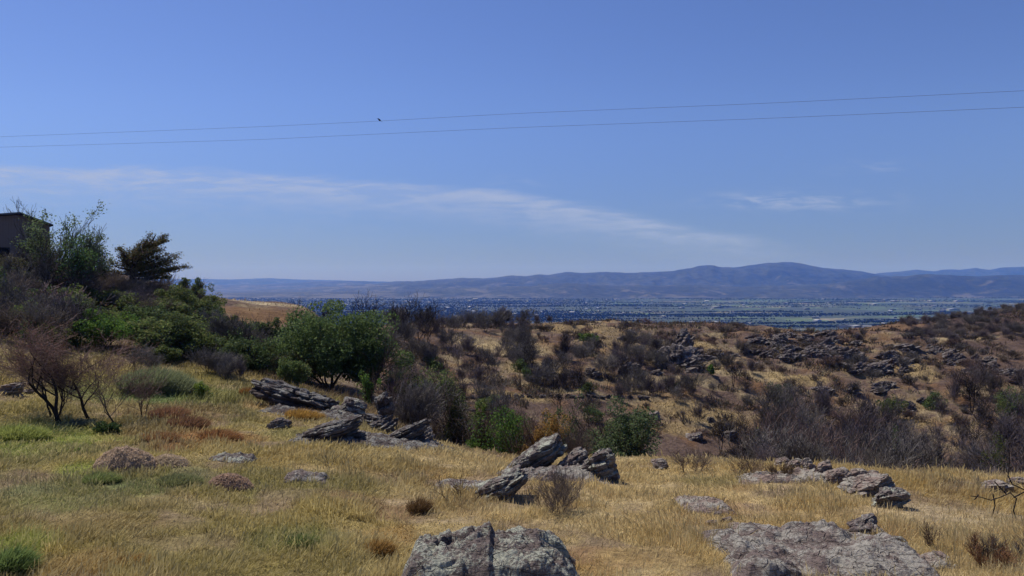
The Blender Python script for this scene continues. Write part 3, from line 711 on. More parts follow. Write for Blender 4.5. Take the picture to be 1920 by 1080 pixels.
RK('long pink slab on top of the layered rock pile', 1636, 932, 98, 42, 'rock_pink', 14, .6, .1, p=3.5, layers=3)
RK('thin bedded grey slab at the right end of the boulder row', 1676, 954, 76, 34, 'rock_lichen', 12, .6, .2, p=4.5, layers=9)
RK('low pale boulder in the grass near the right edge', 1876, 922, 60, 18, 'rock_pink', 4, p=2.3)
RK('pale boulder cut off by the right edge of the picture', 1918, 916, 46, 18, 'rock_pink', 6, p=2.4)
for i, (x_, y_, w_) in enumerate(((1345, 968, 20), (1362, 980, 26), (1335, 985, 22), (1378, 993, 30), (1392, 1003, 34))):
    RK('flat pink stone in the stone trail leading to the broad slab, ' + ('farthest', 'second farthest', 'leftmost', 'second nearest', 'nearest')[i] + ' of five', x_, y_, w_, w_ * .35, 'rock_pink', 6, res=20, layers=2, name='stone')
# rock rib below the dark oak
RK('long dark rock rib with slanting ledges in front of the oak', 560, 772, 196, 60, 'rock_dark', -17, .4, .3, p=4.2, thick=.22, layers=5, res=60, rough=.16)
RK('grey lower end of the rock rib, beside the bright sapling', 650, 786, 96, 38, 'rock_lichen', -14, .6, .3, layers=6, rough=.16)
RK('dark slanted rock with deep ledges in the grass left of the standing stone', 604, 830, 136, 46, 'rock_dark', 18, .5, .3, p=4.2, thick=.30, layers=5, res=60, rough=.14)
RK('tall standing stone leaning right among the dark rocks', 722, 800, 46, 64, 'rock_dark', 20, .9, .2, p=3, layers=6, rough=.14)
RK('block of rock under the tall standing stone', 716, 812, 56, 28, 'rock_dark', 18, .8, .3)
RK('purple layered rock right of the standing stone', 758, 833, 100, 44, 'rock_dark', 22, .6, .3, p=4.2, thick=.34, layers=5, rough=.14)
RK('low dark rock at the right end of the rock rib', 818, 828, 56, 24, 'rock_dark', 12, .6)
RK('flat pale rock in the grass edge right of the rock rib', 908, 818, 52, 16, 'rock_lichen', 14, .5)
RK('small grey rock between the slanted rock and the standing stone', 672, 830, 36, 20, 'rock_purple', 12)
RK('small half buried grey rock left of the slanted rock', 520, 804, 44, 18, 'rock_purple', 10)
RK('small dark rock in the grass above the slanted rock', 528, 760, 32, 12, 'rock_dark', 8)
RK('pale broken stone at the left edge of the picture', 18, 742, 44, 24, 'rock_pink', 8, .7)
RK('small flat stone beside the pale broken stone at left', 50, 738, 24, 9, 'rock_pink', 4, .7, res=20)
outcrop('low ledges of dark bedrock under the slanted rock and the standing stone', 520, 862, 838, 3.2, f_low(.32), 'rock_dark', seed=23, nx=260, ny=110)
outcrop('bedrock ledges joining the rock rib in front of the oak', 470, 700, 788, 3.5, f_low(.4), 'rock_dark', seed=25, nx=200, ny=110)
outcrop('bedrock foot of the central outcrop behind the twiggy bush', 925, 1168, 906, 2.4, f_low(.35), 'rock_purple', seed=27, nx=220, ny=110)
outcrop('pale bedrock running along the foot of the boulder row', 1390, 1600, 908, 1.8, f_low(.25), 'rock_pink', seed=29, nx=200, ny=80)
RK('dark broken block bridging the rib and the standing stone', 690, 800, 50, 24, 'rock_dark', -12, .7)
RK('purple slab leaning against the right of the layered rock', 794, 834, 64, 30, 'rock_purple', 24, .6)
RK('grey slab lying between the slanted rock and the rib', 640, 808, 60, 20, 'rock_purple', 14, .6)
# far slope
RK('pointed dark rock spire standing on the ridge mound', 1288, 662, 46, 46, 'rock_far', 38, .8, .2, p=2.4, block=0, rough=.2)
RK('dark rock mound under the pointed spire', 1272, 690, 110, 42, 'rock_far', 14, .8, .5, p=2.2, block=0, rough=.22)
RK('dark squat rock in the straw slope right of the green bushes', 978, 672, 40, 16, 'rock_dark', 6, block=0)
RK('grey boulder on the golden slope right of the round green bush', 1228, 784, 26, 12, 'rock_pink', 6, p=2.4, block=0)
RK('flat grey ledge stone low on the golden slope', 1372, 826, 32, 17, 'rock_purple', 6, block=0, layers=3)
RK('small brown boulder on the golden slope above the thicket edge', 1305, 826, 34, 14, 'rock_purple', 10, block=0)
RK('dark shaded boulder in the middle of the golden slope', 1334, 792, 16, 9, 'rock_dark', 6, block=0, res=20)
OUT = [(1435, 655, 55, 18, 20, 'dark knobbly boulder in the ridge outcrop right of the spire'), (1545, 664, 80, 26, 44, 'dark jagged boulder in the long outcrop on the right slope'), (1650, 684, 60, 22, 30, 'dark jagged boulder at the right end of the long outcrop'),
       (1770, 668, 45, 20, 20, 'dark boulder in the outcrop below the pale grass strip'), (1835, 690, 45, 18, 20, 'dark boulder in the crag near the right edge'), (1895, 698, 40, 12, 12, 'dark boulder in the low crag at the right edge'),
       (1440, 780, 30, 16, 7, 'shadowed rock on the slope left of the purple thicket'), (1705, 758, 24, 14, 8, 'dark rock in the golden gap right of the purple thicket'), (1350, 672, 60, 14, 9, 'grey rock scattered on the slope right of the spire mound'), (1200, 640, 60, 14, 8, 'low rock in the golden grass left of the spire'),
       (1610, 730, 60, 14, 9, 'grey rock above the purple thicket'), (1500, 640, 60, 9, 8, 'rock on the skyline ridge in front of the valley'), (1160, 700, 90, 10, 7, 'small rock along the dry slope above the dirt track')]
RP = [rock_mesh(900 + i, (2, 1.6, 1.5), 'rock_far', 10 + 6 * i, p=3.4, res=26, layers=5, rough=.26, cuts=8, lip=.16) for i in range(6)]
for (cx, cy, rx, ry, n, lab) in OUT:
    for i in range(n):
        p = at(cx + rng.normal(0, .55) * rx, cy + rng.normal(0, .55) * ry); s = p[1] / F * rng.uniform(9, 24) / 2 * (1.25 if rx > 50 else .9)
        o = ob('boulder', RP[rng.integers(6)], None, (p[0], p[1], p[2] + .1 * s), rng.uniform(-.6, .6) + (3.14 if rng.random() < .2 else 0)); o.scale = (s * rng.uniform(.9, 1.5), s, s * rng.uniform(.6, 1.15))
        tag(o, lab, 'boulder', lab.replace('boulder', 'boulders').replace('rock ', 'rocks ', 1))
# scorched stone wall beside the track
for i in range(26):
    px = 872 + i * 13.5 + rng.normal(0, 2); p = at(px, 748 - 3 * math.sin(i / 25 * 3.1) + rng.normal(0, .8)); s = p[1] / F * rng.uniform(9, 15) / 2
    o = ob('wall_stone', RP[rng.integers(6)], None, (p[0], p[1], p[2] + .2 * s), rng.uniform(0, 6)); o.scale = (s, s * .8, s * .8); o.material_slots  # noqa
    tag(o, 'scorched stone in the tumbled wall beside the dirt track', 'stone', 'stones of the tumbled wall')
# straw mound and earth bank, left foreground
def mound(label, name, px, pb, wpx, hpx, col, seed, n=5200, blade=.10, cat='mound'):
    p = at(px, pb); k = p[1] / F; w, h = wpx * k, hpx * k; D = w * .75; r = root(name, p); R = np.random.default_rng(seed)
    a = np.linspace(-1.15, 1.15, 60); A, B = np.meshgrid(a, a, indexing='ij')
    f = lambda A, B: h * (np.clip(1 - A * A - B * B, 0, 1) ** .7 * (1 + .25 * fbm2(A * 2 + seed, B * 2, 3, seed)) + .08 * fbm2(A * 9, B * 9, 3, seed) * (A * A + B * B < 1)) - .06
    z = f(A, B) + hgt(p[0] + A * w / 2, p[1] + D / 2 + B * D / 2) - p[2] - .25 * sstep(.9, 1.3, A * A + B * B)
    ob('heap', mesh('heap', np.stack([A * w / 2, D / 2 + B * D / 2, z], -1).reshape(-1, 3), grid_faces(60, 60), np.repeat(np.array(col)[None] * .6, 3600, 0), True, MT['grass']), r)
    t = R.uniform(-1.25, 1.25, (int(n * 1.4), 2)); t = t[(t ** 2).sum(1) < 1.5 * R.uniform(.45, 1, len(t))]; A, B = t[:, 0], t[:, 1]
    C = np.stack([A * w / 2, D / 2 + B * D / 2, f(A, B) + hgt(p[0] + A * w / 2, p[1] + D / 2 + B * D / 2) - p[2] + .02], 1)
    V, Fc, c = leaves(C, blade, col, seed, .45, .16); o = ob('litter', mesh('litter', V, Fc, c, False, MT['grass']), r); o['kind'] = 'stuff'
    tag(r, label, cat); BLOCK.append((p[0], p[1] + D / 2, w * .42, D * .42)); return r
mound('rounded heap of pale brown dead straw in the left foreground', 'straw_heap', 212, 888, 124, 40, (.55, .42, .30), 3)
mound('crumbling pale earth bank with dark hollows right of the straw heap', 'earth_bank', 418, 922, 92, 28, (.50, .36, .26), 8)
mound('lower trailing heap of straw right of the rounded heap', 'straw_heap', 300, 880, 90, 20, (.52, .41, .28), 13, 2600)
RK('dark hollowed stone on top of the earth bank', 430, 896, 40, 14, 'rock_dark', 8, res=24, Y=float(at(418, 918)[1]) + .5, block=0)

# ------------------------------------------------------------------ house and fence on the hilltop
HP = atY(36, 76); hk = 76 / F
hr = root('wooden_house', HP, rad(40)); tag(hr, 'dark brown wooden house with a low gable roof on the hilltop at the left edge', 'house')
m, nt, o = new_mat('dark_board_siding')
tc = N(nt, 'ShaderNodeTexCoord'); wv = N(nt, 'ShaderNodeTexWave'); wv.wave_type = 'BANDS'; wv.bands_direction = 'X'; wv.inputs['Scale'].default_value = 2.4; wv.inputs['Distortion'].default_value = .6; L(nt, tc.outputs['Object'], wv.inputs[0])
f1 = noise(nt, tc.outputs['Object'], 3, 5, .6)
p = N(nt, 'ShaderNodeBsdfPrincipled'); p.inputs['Roughness'].default_value = .8
L(nt, mix(nt, mrange(nt, f1, .3, .7), mix(nt, wv.outputs['Fac'], (.13, .095, .08), (.22, .17, .145)), (.19, .145, .125)), p.inputs['Base Color']); L(nt, p.outputs[0], o.inputs[0]); MT['siding'] = m
MT['roofing'] = bark_mat('roof_shingle', (.09, .09, .10), (.15, .15, .16), 4)
MT['glass_dark'] = bark_mat('dark_window_pane', (.012, .014, .017), (.02, .022, .025), 1)
top = (HOR - 401) * hk - HP[2]; er = (HOR - 421) * hk - HP[2]; el_ = (HOR - 419) * hk - HP[2]
xr, xl, dp = 49 * hk, -120 * hk, 9.
def prism(pts, y0, y1):
    n = len(pts); V = [(x, y0, z) for x, z in pts] + [(x, y1, z) for x, z in pts]
    f = [[i, (i + 1) % n, (i + 1) % n + n, i + n] for i in range(n)]
    me = bpy.data.meshes.new('prism'); me.from_pydata(V, [], f + [list(range(n))[::-1], list(range(n, 2 * n))]); me.update(); return me
wl = prism([(xl, -1.5), (xr, -1.5), (xr, er), (0, top - .1), (xl, el_)], 0, dp); wl.materials.append(MT['siding']); ob('wall', wl, hr)
for s, (xe, ze) in ((1, (xr + .25, er - .03)), (-1, (xl - .3, el_ - .02))):
    rf = prism([(0, top - .02), (xe, ze), (xe, ze + .16), (0, top + .16)], -.55, dp + .4); rf.materials.append(MT['roofing']); ob('roof', rf, hr)
fc = prism([(0, top - .1), (xr + .24, er - .1), (xr + .24, er + .02), (0, top + .04)], -.60, -.555); fc.materials.append(MT['bark_dark']); ob('fascia', fc, hr)
for (x0, z0, w_, h_) in ((-1.35, 2.6, .9, 1.0), (1.0, 1.0, .8, 1.0)):
    V, Fc = boxes([((x0, -.02, z0), (w_, .05, h_))]); wo = ob('window', mesh('window', V, Fc, None, False, MT['glass_dark']), hr)
    V, Fc = boxes([((x0, -.03, z0 + h_ / 2 + .05), (w_ + .16, .09, .1)), ((x0, -.03, z0 - h_ / 2 - .05), (w_ + .16, .09, .1)), ((x0 - w_ / 2 - .04, -.03, z0), (.08, .09, h_)), ((x0 + w_ / 2 + .04, -.03, z0), (.08, .09, h_))])
    ob('window_frame', mesh('window_frame', V, Fc, None, False, MT['bark_brown']), wo)
V, Fc = boxes([((0, -.06, 1.75), (xr - xl, .1, .16))]); ob('trim_board', mesh('trim_board', V, Fc, None, False, MT['bark_dark']), hr)

MT['fence'] = bark_mat('weathered_fence_wood', (.07, .058, .05), (.13, .11, .095))
fr_ = root('rail_fence', atY(290, 104)); tag(fr_, 'dark wooden post and rail fence along the hilltop behind the cypress', 'fence')
fp = [np.array(atY(px, Y)) for px, Y in ((205, 107), (238, 106), (262, 105), (290, 104), (318, 103), (334, 102.5), (350, 102), (366, 101.5), (384, 101))]
o3 = np.array(fr_.location)
for i, q in enumerate(fp):
    V, Fc = boxes([((0, 0, .45), (.11, .11, 1.5))]); ob('post', mesh('post', V + (q - o3), Fc, None, False, MT['fence']), fr_)
    if i:
        a = fp[i - 1]
        for hh in (.45, 1.05):
            V, Fc = tubes([a - o3 + (0, -.07, hh)], [q - o3 + (0, -.07, hh)], np.array([.05]), np.array([.05]), 4); ob('rail', mesh('rail', V, Fc, None, False, MT['fence']), fr_)

# ------------------------------------------------------------------ named trees and bushes
def land(phrase, p): PLACED.append((phrase, p[0] / p[1] * F + 960, p[1]))


def airy_tree(label, name, px, Y, top_row, seed, col, n, stems=2, lean=.2, leaf=.2, sx=0., spread=.55, wide=1., bark='bark_grey', tint=GREY, lev=3, cat='tree', tufty=.3, kids=(1, 2)):
    p = atY(px, Y); H = (HOR - top_row) / F * Y - p[2]; r = root(name, p, 0); tag(r, label, cat)
    segs, tips = skeleton(seed, H * .78, stems, lean, lev, .022 * H ** .9, spread, .16, kids, .25, sx=sx, clump=.15)
    hm = max(s[1][2] for s in segs); f = H / hm * .97
    segs = [(s[0] * f, s[1] * f, s[2], s[3], s[4]) for s in segs]; tips = tips * f
    ob('trunk', seg_mesh('trunk', [s for s in segs if s[4] <= 1], 5, MT[bark], .03), r)
    tw = [s for s in segs if s[4] > 1]
    ob('twigs', seg_mesh('twigs', tw, 3, MT['twig'], .017, tint), r)
    if n:
        R = np.random.default_rng(seed); w = (.1 + tips[:, 2] / H) ** 1.5; q = R.choice(len(tips), n // 60, p=w / w.sum()); k = q[R.integers(0, len(q), n)]
        C = tips[k] + R.normal(0, tufty, (n, 3)); V, Fc, c = leaves(C, leaf, col, seed, .4, .5); ob('crown', mesh('crown', V, Fc, c, False, MT['leaf']), r)
    land(name, p); return r


airy_tree('thin bare tree showing above the roof of the wooden house', 'bare_tree', 36, 90, 366, 7, None, 0, 5, .3, tint=(.09, .085, .085), wide=1)
airy_tree('tall slender tree with leaf tufts on top, right of the house', 'slender_tree', 98, 70, 374, 21, [(.10, .14, .06), (.14, .18, .075)], 2600, 3, .16, .2, spread=.42)
airy_tree('open tree with thin grey limbs and sparse leaves left of the cypress', 'sparse_tree', 158, 72, 412, 33, [(.10, .14, .075), (.14, .18, .09)], 3000, 4, .34, .19, sx=.05, spread=.5)
airy_tree('leafier small tree with green clump between the slender and open trees', 'leafy_tree', 142, 69, 436, 35, [(.08, .14, .05), (.11, .18, .06)], 2400, 3, .2, .2, spread=.5, tufty=.4)
airy_tree('twiggy dark tree in front of the house wall', 'twiggy_tree', 24, 66, 468, 39, [(.11, .11, .06), (.13, .12, .07)], 1000, 3, .3, .17, tint=(.13, .11, .095))
airy_tree('twiggy dark tree at the right corner of the house', 'twiggy_tree', 82, 67, 425, 41, [(.09, .12, .055), (.08, .10, .055)], 1000, 2, .2, .17, tint=(.12, .10, .085))
# windswept cypress: shelves of foliage all blown to the right
p = atY(250, 80); k = p[1] / F
cy = root('cypress_tree', p); tag(cy, 'windswept olive-brown cypress leaning right with flat shelves of foliage', 'tree'); land('windswept cypress', p)
R = np.random.default_rng(5); H = (HOR - 440) * k - p[2]
def cpt(px, row, dy=0): return np.array(((px - 250) * k, dy, (HOR - row) * k - p[2]))
spine = [cpt(250, 560), cpt(247, 535), cpt(246, 515), cpt(252, 495), cpt(262, 478), cpt(275, 462), cpt(288, 448), cpt(292, 440)]
segs = [(spine[i], spine[i + 1], .30 - .036 * i, .30 - .036 * (i + 1), 0) for i in range(len(spine) - 1)]
SH = [((262, 478), (292, 440), 7, 1.), ((270, 466), (303, 450), 5, .9), ((256, 488), (306, 468), 8, 1.), ((254, 492), (234, 466), 8, .8), ((255, 485), (268, 456), 8, .9), ((252, 500), (290, 475), 9, 1.), ((252, 502), (322, 478), 8, 1.), ((252, 508), (315, 492), 8, 1.),
      ((248, 508), (230, 488), 8, .8), ((250, 514), (342, 500), 6, .7), ((250, 516), (325, 505), 7, .8), ((250, 505), (236, 478), 8, .9), ((250, 498), (270, 472), 10, 1.), ((248, 518), (300, 515), 8, .6), ((246, 515), (228, 508), 6, .5), ((250, 522), (320, 520), 7, .4), ((248, 512), (280, 498), 10, 1.)]
C = []; dead = []
for (a, b, th, dens) in SH:
    for rep in range(3):
        dy = R.normal(0, 1.0); A, B = cpt(*a, 0), cpt(b[0] + R.normal(0, 2), b[1] + R.normal(0, 2), dy)
        mid = (A + B) / 2 + np.array((0, dy * .3, -.15)); segs += [(A, mid, .09, .06, 1), (mid, B, .06, .02, 1)]
        n = int(430 * dens); t = R.uniform(.25, 1.03, n); q = A + (B - A) * t[:, None] + R.normal(0, 1, (n, 3)) * np.array((.22, .40, .17)) * (th / 8); C.append(q)
for i in range(46):
    a = R.uniform(0, 1); A = cpt(248, 520 + 30 * a); B = cpt(260 + R.uniform(10, 60), 515 + 34 * a + R.normal(0, 3), R.normal(0, .9)); segs.append((A, B, .035, .012, 1))
ob('trunk', seg_mesh('trunk', segs, 5, MT['bark_dark'], .012), cy)
V, Fc, c = leaves(np.vstack(C), .20, [(.11, .10, .036), (.14, .11, .042), (.08, .095, .036), (.16, .095, .045)], 77, .35, .4)
ob('crown', mesh('crown', V, Fc, c, False, MT['needle']), cy)


def bush(label, px, Y, row_top, wpx, col, seed, n=3000, leaf=.15, name='green_shrub', lumps=26, sig=.17, cat='shrub', floor=.1, row_bot=None, asp=.55, stems=5, phrase=None, droop=0., drop=0.):
    p = atY(px, Y); h = (HOR - row_top) / F * Y - p[2]; w = wpx * Y / F
    r = green_plant(name, seed, (w, w * .9, h), col, int(n * 1.35), leaf, lumps, sig, stems=stems, floor=floor, asp=asp, droop=droop)
    r.location = p; tag(r, label, cat); land(phrase or label, p); return r


bush('big dark green oak with a broad rounded crown behind the rock rib', 618, 60, 571, 236, OAK, 201, 32000, .21, 'oak_tree', 90, .16, 'tree', .03, stems=6, phrase='big dark oak')
bush('dark green oak top rising above the left side of the broad oak', 560, 62, 600, 100, OAK, 203, 5500, .2, 'oak_tree', 22, .18, 'tree')
bush('lower right skirt of the oak grove, dark and rounded', 692, 58, 600, 100, OAK, 205, 7000, .2, 'oak_tree', 30, .18, 'tree', .05)
bush('dark round bush at the hilltop fence end', 372, 96, 514, 42, DARKG, 211, 2600, .19, cat='shrub', phrase='hilltop bush')
bush('mid green bush just below the hilltop bush on the slope edge', 392, 92, 540, 56, MIDG, 281, 3200, .18)
bush('dark bush on the hilltop behind the right end of the fence', 345, 98, 522, 46, DARKG, 283, 2600, .18)
bush('dark dense bush on the hilltop left of the cypress', 196, 82, 480, 40, DARKG, 213, 2600, .18)
bush('bright green rounded bush on the left slope', 205, 52, 578, 125, BRIGHT, 215, 7500, .16, 'bright_shrub', 30, .18, phrase='bright green bush')
bush('yellow green upright small bush on the left slope', 108, 56, 568, 28, [(.14, .17, .025), (.17, .19, .03)], 217, 900, .13, 'bright_shrub', phrase='yellow green bush')
bush('mid green bush right of the bright green one', 285, 52, 592, 100, MIDG, 219, 5000, .16)
bush('green bush below the fence end on the slope edge', 330, 74, 540, 90, MIDG, 221, 5200, .18)
bush('dull green bush on the slope edge above the tussock', 385, 78, 548, 60, MIDG, 223, 3200, .18)
bush('broad dull green bush in the middle of the left slope', 350, 53, 590, 120, MIDG, 225, 7500, .16)
bush('olive bush at the foot of the left slope', 312, 50, 640, 70, MIDG, 227, 3200, .14)
bush('dark bush at the left edge below the house', -4, 50, 622, 70, [(.018, .022, .014), (.025, .03, .018)], 229, 3200, .14)
bush('yellowish sprig bush left of the big oak', 462, 62, 606, 26, BRIGHT, 231, 900, .14, 'bright_shrub')
bush('dark green bush left of the big oak', 500, 66, 592, 62, OAK, 233, 3200, .17)
bush('green bush in front of the brown grass mound', 430, 80, 588, 46, MIDG, 235, 2200, .17)
bush('slim bright green sapling in front of the big oak', 690, 50, 694, 36, BRIGHT, 237, 1300, .13, 'bright_shrub', phrase='bright sapling')
bush('dark green bush right of the big oak above the standing stone', 830, 56, 662, 92, MIDG, 239, 4200, .15)
bush('grey green bush beside the standing stone', 770, 48, 690, 72, [(.06, .07, .035), (.05, .06, .03)], 241, 2600, .13)
bush('olive bush right of the standing stone', 856, 46, 716, 60, [(.06, .07, .032), (.075, .08, .03)], 243, 2400, .13)
bush('bright green spreading bush in the gully centre', 940, 42, 742, 150, BRIGHT, 245, 4600, .13, 'bright_shrub', phrase='bright gully bush')
bush('lime green small bush left of the spreading gully bush', 898, 43, 752, 34, [(.12, .17, .03), (.10, .15, .03)], 247, 1100, .12, 'bright_shrub')
bush('dark green bush between the orange bush and the round bush', 1066, 42, 750, 95, DARKG, 249, 2600, .13)
bush('large round dark green bush in the gully right of centre', 1174, 38, 746, 165, [(.085, .125, .055), (.105, .145, .06), (.12, .135, .075)], 251, 9000, .13, phrase='large round gully bush')
bush('dusty orange bush glowing in the gully centre', 1022, 38.5, 752, 84, [(.46, .27, .075), (.52, .33, .10), (.38, .21, .06)], 253, 4600, .12, 'orange_shrub', asp=.3, phrase='orange bush')
bush('brown russet bush right of the orange one', 1100, 43, 748, 84, [(.21, .125, .07), (.17, .115, .075)], 255, 2200, .10, 'russet_shrub', asp=.3)
bush('russet brown bush left of the orange one', 990, 39.5, 774, 70, [(.2, .12, .075), (.17, .105, .065)], 256, 1700, .10, 'russet_shrub', asp=.3)
bush('lone green bush high on the golden far slope', 1108, 128, 624, 50, MIDG + BRIGHT, 257, 1500, .30, 'green_shrub', phrase='lone far green bush')
bush('tiny lime bush in the shade of the dark far tree', 1332, 112, 683, 18, BRIGHT, 259, 500, .3, 'bright_shrub')
bush('small dark green bush in the right thicket', 1690, 62, 816, 50, DARKG, 261, 1800, .13)
bush('dull green tree at the right edge above the thicket', 1900, 95, 716, 70, DARKG + MIDG, 263, 3600, .18)
bush('olive green bush right of the thicket with yellow leaves', 1872, 68, 806, 60, [(.10, .11, .03), (.07, .085, .03)], 265, 1700, .13)
bush('green sprouting bush at the left foot of the purple thicket', 1418, 80, 796, 44, BRIGHT, 267, 900, .13, 'bright_shrub')
bush('grey leaved low bush under the bare trees at left', 140, 29.2, 788, 78, [(.17, .18, .13), (.12, .14, .09)], 269, 2600, .075, cat='shrub')
bush('green low bush beside the thin black trunk at left', 205, 28.6, 790, 56, [(.06, .10, .035), (.08, .12, .04)], 271, 1900, .075)
bush('small lime bush behind the brown patch on the left field', 376, 38, 716, 36, [(.17, .22, .04), (.13, .19, .04)], 273, 1200, .09, 'bright_shrub')
bush('green upright weed in front of the straw heap', 146, 24.5, 842, 18, [(.13, .22, .03), (.17, .25, .04)], 275, 700, .06, 'bright_shrub')
bush('tiny green weed in the field left of centre', 560, 16.5, 1003, 56, [(.07, .13, .04), (.09, .15, .05)], 277, 900, .04, 'green_shrub')

# bare trees in the left field
def near_bare(label, px, pb, top, seed, stems, lean, wide, r0, kids=(1, 2), lev=4, tint=REDD, bark='bark_dark', name='bare_tree', spread=.6, first=.45, tufts=0, sx=0., up=.1):
    p = at(px, pb); H = (HOR - top) / F * p[1] - p[2]; r = root(name, p); tag(r, label, 'tree' if H > 1.8 else 'shrub'); land(label, p)
    segs, tips = skeleton(seed, H * .62, stems, lean, lev, r0, spread, up, kids, first, .13, sx=sx, ratio=(.5, .8), clump=.25)
    hm = max(s[1][2] for s in segs); f = H / hm; fw = np.array((f * wide, f * wide, f)); segs = [(s[0] * fw, s[1] * fw, s[2], s[3], s[4]) for s in segs]; tips = tips * fw
    cut = 1 if lev < 4 else 2
    ob('trunk', seg_mesh('trunk', [s for s in segs if s[4] < cut], 6, MT[bark], .008), r)
    ob('twigs', seg_mesh('twigs', [s for s in segs if s[4] >= cut], 3, MT['twig'], .0055 if H > 2.6 else .0035, tint), r)
    if tufts:
        R = np.random.default_rng(seed); k = R.choice(len(tips), tufts); C = tips[k] + R.normal(0, .07, (tufts, 3))
        V, Fc, c = leaves(C, .045, (.17, .085, .07), seed, .4, .5); ob('leaves', mesh('leaves', V, Fc, c, False, MT['leaf']), r)
    return r


near_bare('bare dark tree forking low, with a wide reddish crown, leftmost in the field', 118, 794, 592, 301, 2, .5, 1.45, .085, tufts=3600, spread=.8)
near_bare('slanting bare tree with many thin stems left of the low forking tree', 100, 782, 620, 303, 3, .7, 1, .045, lev=4, sx=-.06, tufts=900)
near_bare('bare tree with a thick black trunk in the middle of the left trio', 172, 786, 602, 305, 1, .25, 1.5, .10, tufts=2600, first=.3, spread=.8)
near_bare('thin black trunk with short side twigs, rightmost of the left trio', 221, 806, 630, 307, 1, .15, 1.4, .05, lev=3, tufts=500, first=.3)
near_bare('small twiggy bare sapling right of the thin black trunk', 264, 785, 690, 309, 3, .45, 1, .028, lev=3, tufts=150)
near_bare('twiggy grey bush standing beside the wedge shaped boulder', 1044, 960, 862, 311, 8, .8, 1, .012, lev=3, tint=(.24, .19, .15), bark='bark_brown', name='twig_bush', first=.2, up=.16)
near_bare('many stemmed bare bush growing behind the tilted slab', 1082, 874, 782, 313, 9, .4, 1, .035, lev=3, tint=(.11, .085, .07), bark='bark_grey', name='twig_bush', first=.3, up=.2)
near_bare('dry rusty bush near the right edge of the grass', 1846, 1060, 1004, 315, 6, .6, 1, .011, lev=3, tint=(.16, .085, .045), bark='bark_brown', name='twig_bush', first=.25, up=.15)
near_bare('grey twiggy bush beside the dry rusty bush', 1872, 1050, 990, 317, 5, .5, 1, .012, lev=3, tint=(.15, .12, .10), bark='bark_brown', name='twig_bush', first=.25, up=.15)
near_bare('small bare bush on the grass edge left of the boulder row', 1302, 886, 836, 319, 6, .6, 1, .02, lev=3, tint=(.13, .10, .08), bark='bark_brown', name='twig_bush')
near_bare('low spreading bare bush below the left end of the boulder row', 1392, 896, 850, 321, 7, 1.0, 1, .016, lev=3, tint=(.12, .085, .06), bark='bark_brown', name='twig_bush', up=.04)
near_bare('brown bare bush in front of the boulder row', 1462, 898, 856, 323, 7, .6, 1, .016, lev=3, tint=(.15, .10, .06), bark='bark_brown', name='twig_bush')
near_bare('dark dry weed stalk standing in the central grass', 868, 944, 880, 325, 4, .2, 1, .010, lev=2, tint=(.12, .08, .05), bark='bark_brown', name='twig_bush', first=.5)
near_bare('dark upright stalk in the grass below the dark rocks', 634, 872, 836, 327, 2, .2, 1, .02, lev=1, tint=BLCK, name='twig_bush', first=.6)
near_bare('thin brown stalk in the grass right of the broad slab', 1757, 1030, 972, 329, 3, .2, 1, .010, lev=2, tint=(.15, .10, .07), bark='bark_brown', name='twig_bush', first=.3)
# crooked charred branch at the right edge
p = at(1905, 975); k = p[1] / F; br = root('charred_branch', p); tag(br, 'crooked charred branch rising from the grass at the right edge', 'branch')
def bp(x, y, d=0): return np.array(((x - 1905) * k, d, (p[1] * pyv(y) - p[2])))
path = [[(1908, 978), (1900, 958), (1906, 935), (1894, 924), (1876, 932), (1858, 938), (1838, 932), (1820, 930)], [(1906, 935), (1930, 922), (1945, 905)], [(1930, 922), (1908, 912), (1900, 896), (1903, 868), (1901, 846)], [(1876, 932), (1880, 955), (1874, 975)], [(1906, 934), (1892, 920), (1884, 911)], [(1858, 938), (1850, 948)]]
segs = []
for j, q in enumerate(path):
    for i in range(len(q) - 1): segs.append((bp(*q[i], .1 * j), bp(*q[i + 1], .1 * j), .017 - .0012 * i, .016 - .0012 * i, 0))
ob('limb', seg_mesh('limb', segs[:11], 6, MT['bark_dark'], .012), br); ob('twig', seg_mesh('twig', segs[11:], 5, MT['bark_dark'], .010), br)
# pale tussock of tall grass left of centre
def tussock(label, px, pb, wpx, hpx, col, seed, n=2600, wid=.02, name='grass_tussock', lean=.5):
    p = at(px, pb); k = p[1] / F; w, h = wpx * k, hpx * k; R = np.random.default_rng(seed)
    a = R.uniform(0, 6.28, n); rr = np.sqrt(R.uniform(0, 1, n)); B = np.stack([np.cos(a) * rr * w * .36, np.sin(a) * rr * w * .3, 0 * a], 1); B[:, 2] = hgt(p[0] + B[:, 0], p[1] + B[:, 1]) - p[2] - .03
    d = np.stack([np.cos(a) * rr, np.sin(a) * rr, 0 * a], 1) * lean + R.normal(0, .18, (n, 3)) + np.array((.12, 0, 1)); d /= np.linalg.norm(d, axis=1, keepdims=True)
    Hh = h * R.uniform(.65, 1.08, (n, 1)) * (1 - .35 * rr[:, None] ** 2); Md = B + d * Hh * .6; d2 = d + np.array((.25, 0, -.35)) + R.normal(0, .15, (n, 3)); T = Md + d2 * Hh * .42
    s = R.normal(0, 1, (n, 3)); s[:, 2] = 0; s /= np.linalg.norm(s, axis=1, keepdims=True); s *= wid
    V = np.stack([B - s, B + s, Md + s * .8, Md - s * .8, T], 1).reshape(-1, 3); i = np.arange(n)[:, None] * 5
    f = np.vstack([i + [0, 1, 2], i + [0, 2, 3], i + [3, 2, 4]])
    cc = np.array(col)[None] * R.uniform(.7, 1.3, (n, 1)); c = np.repeat(cc, 5, 0).reshape(n, 5, 3); c[:, 4] *= 1.35
    o = ob(name, mesh(name, V, f, c.reshape(-1, 3), False, MT['grass']), None, p); tag(o, label, 'grass clump'); land(label, p); return o
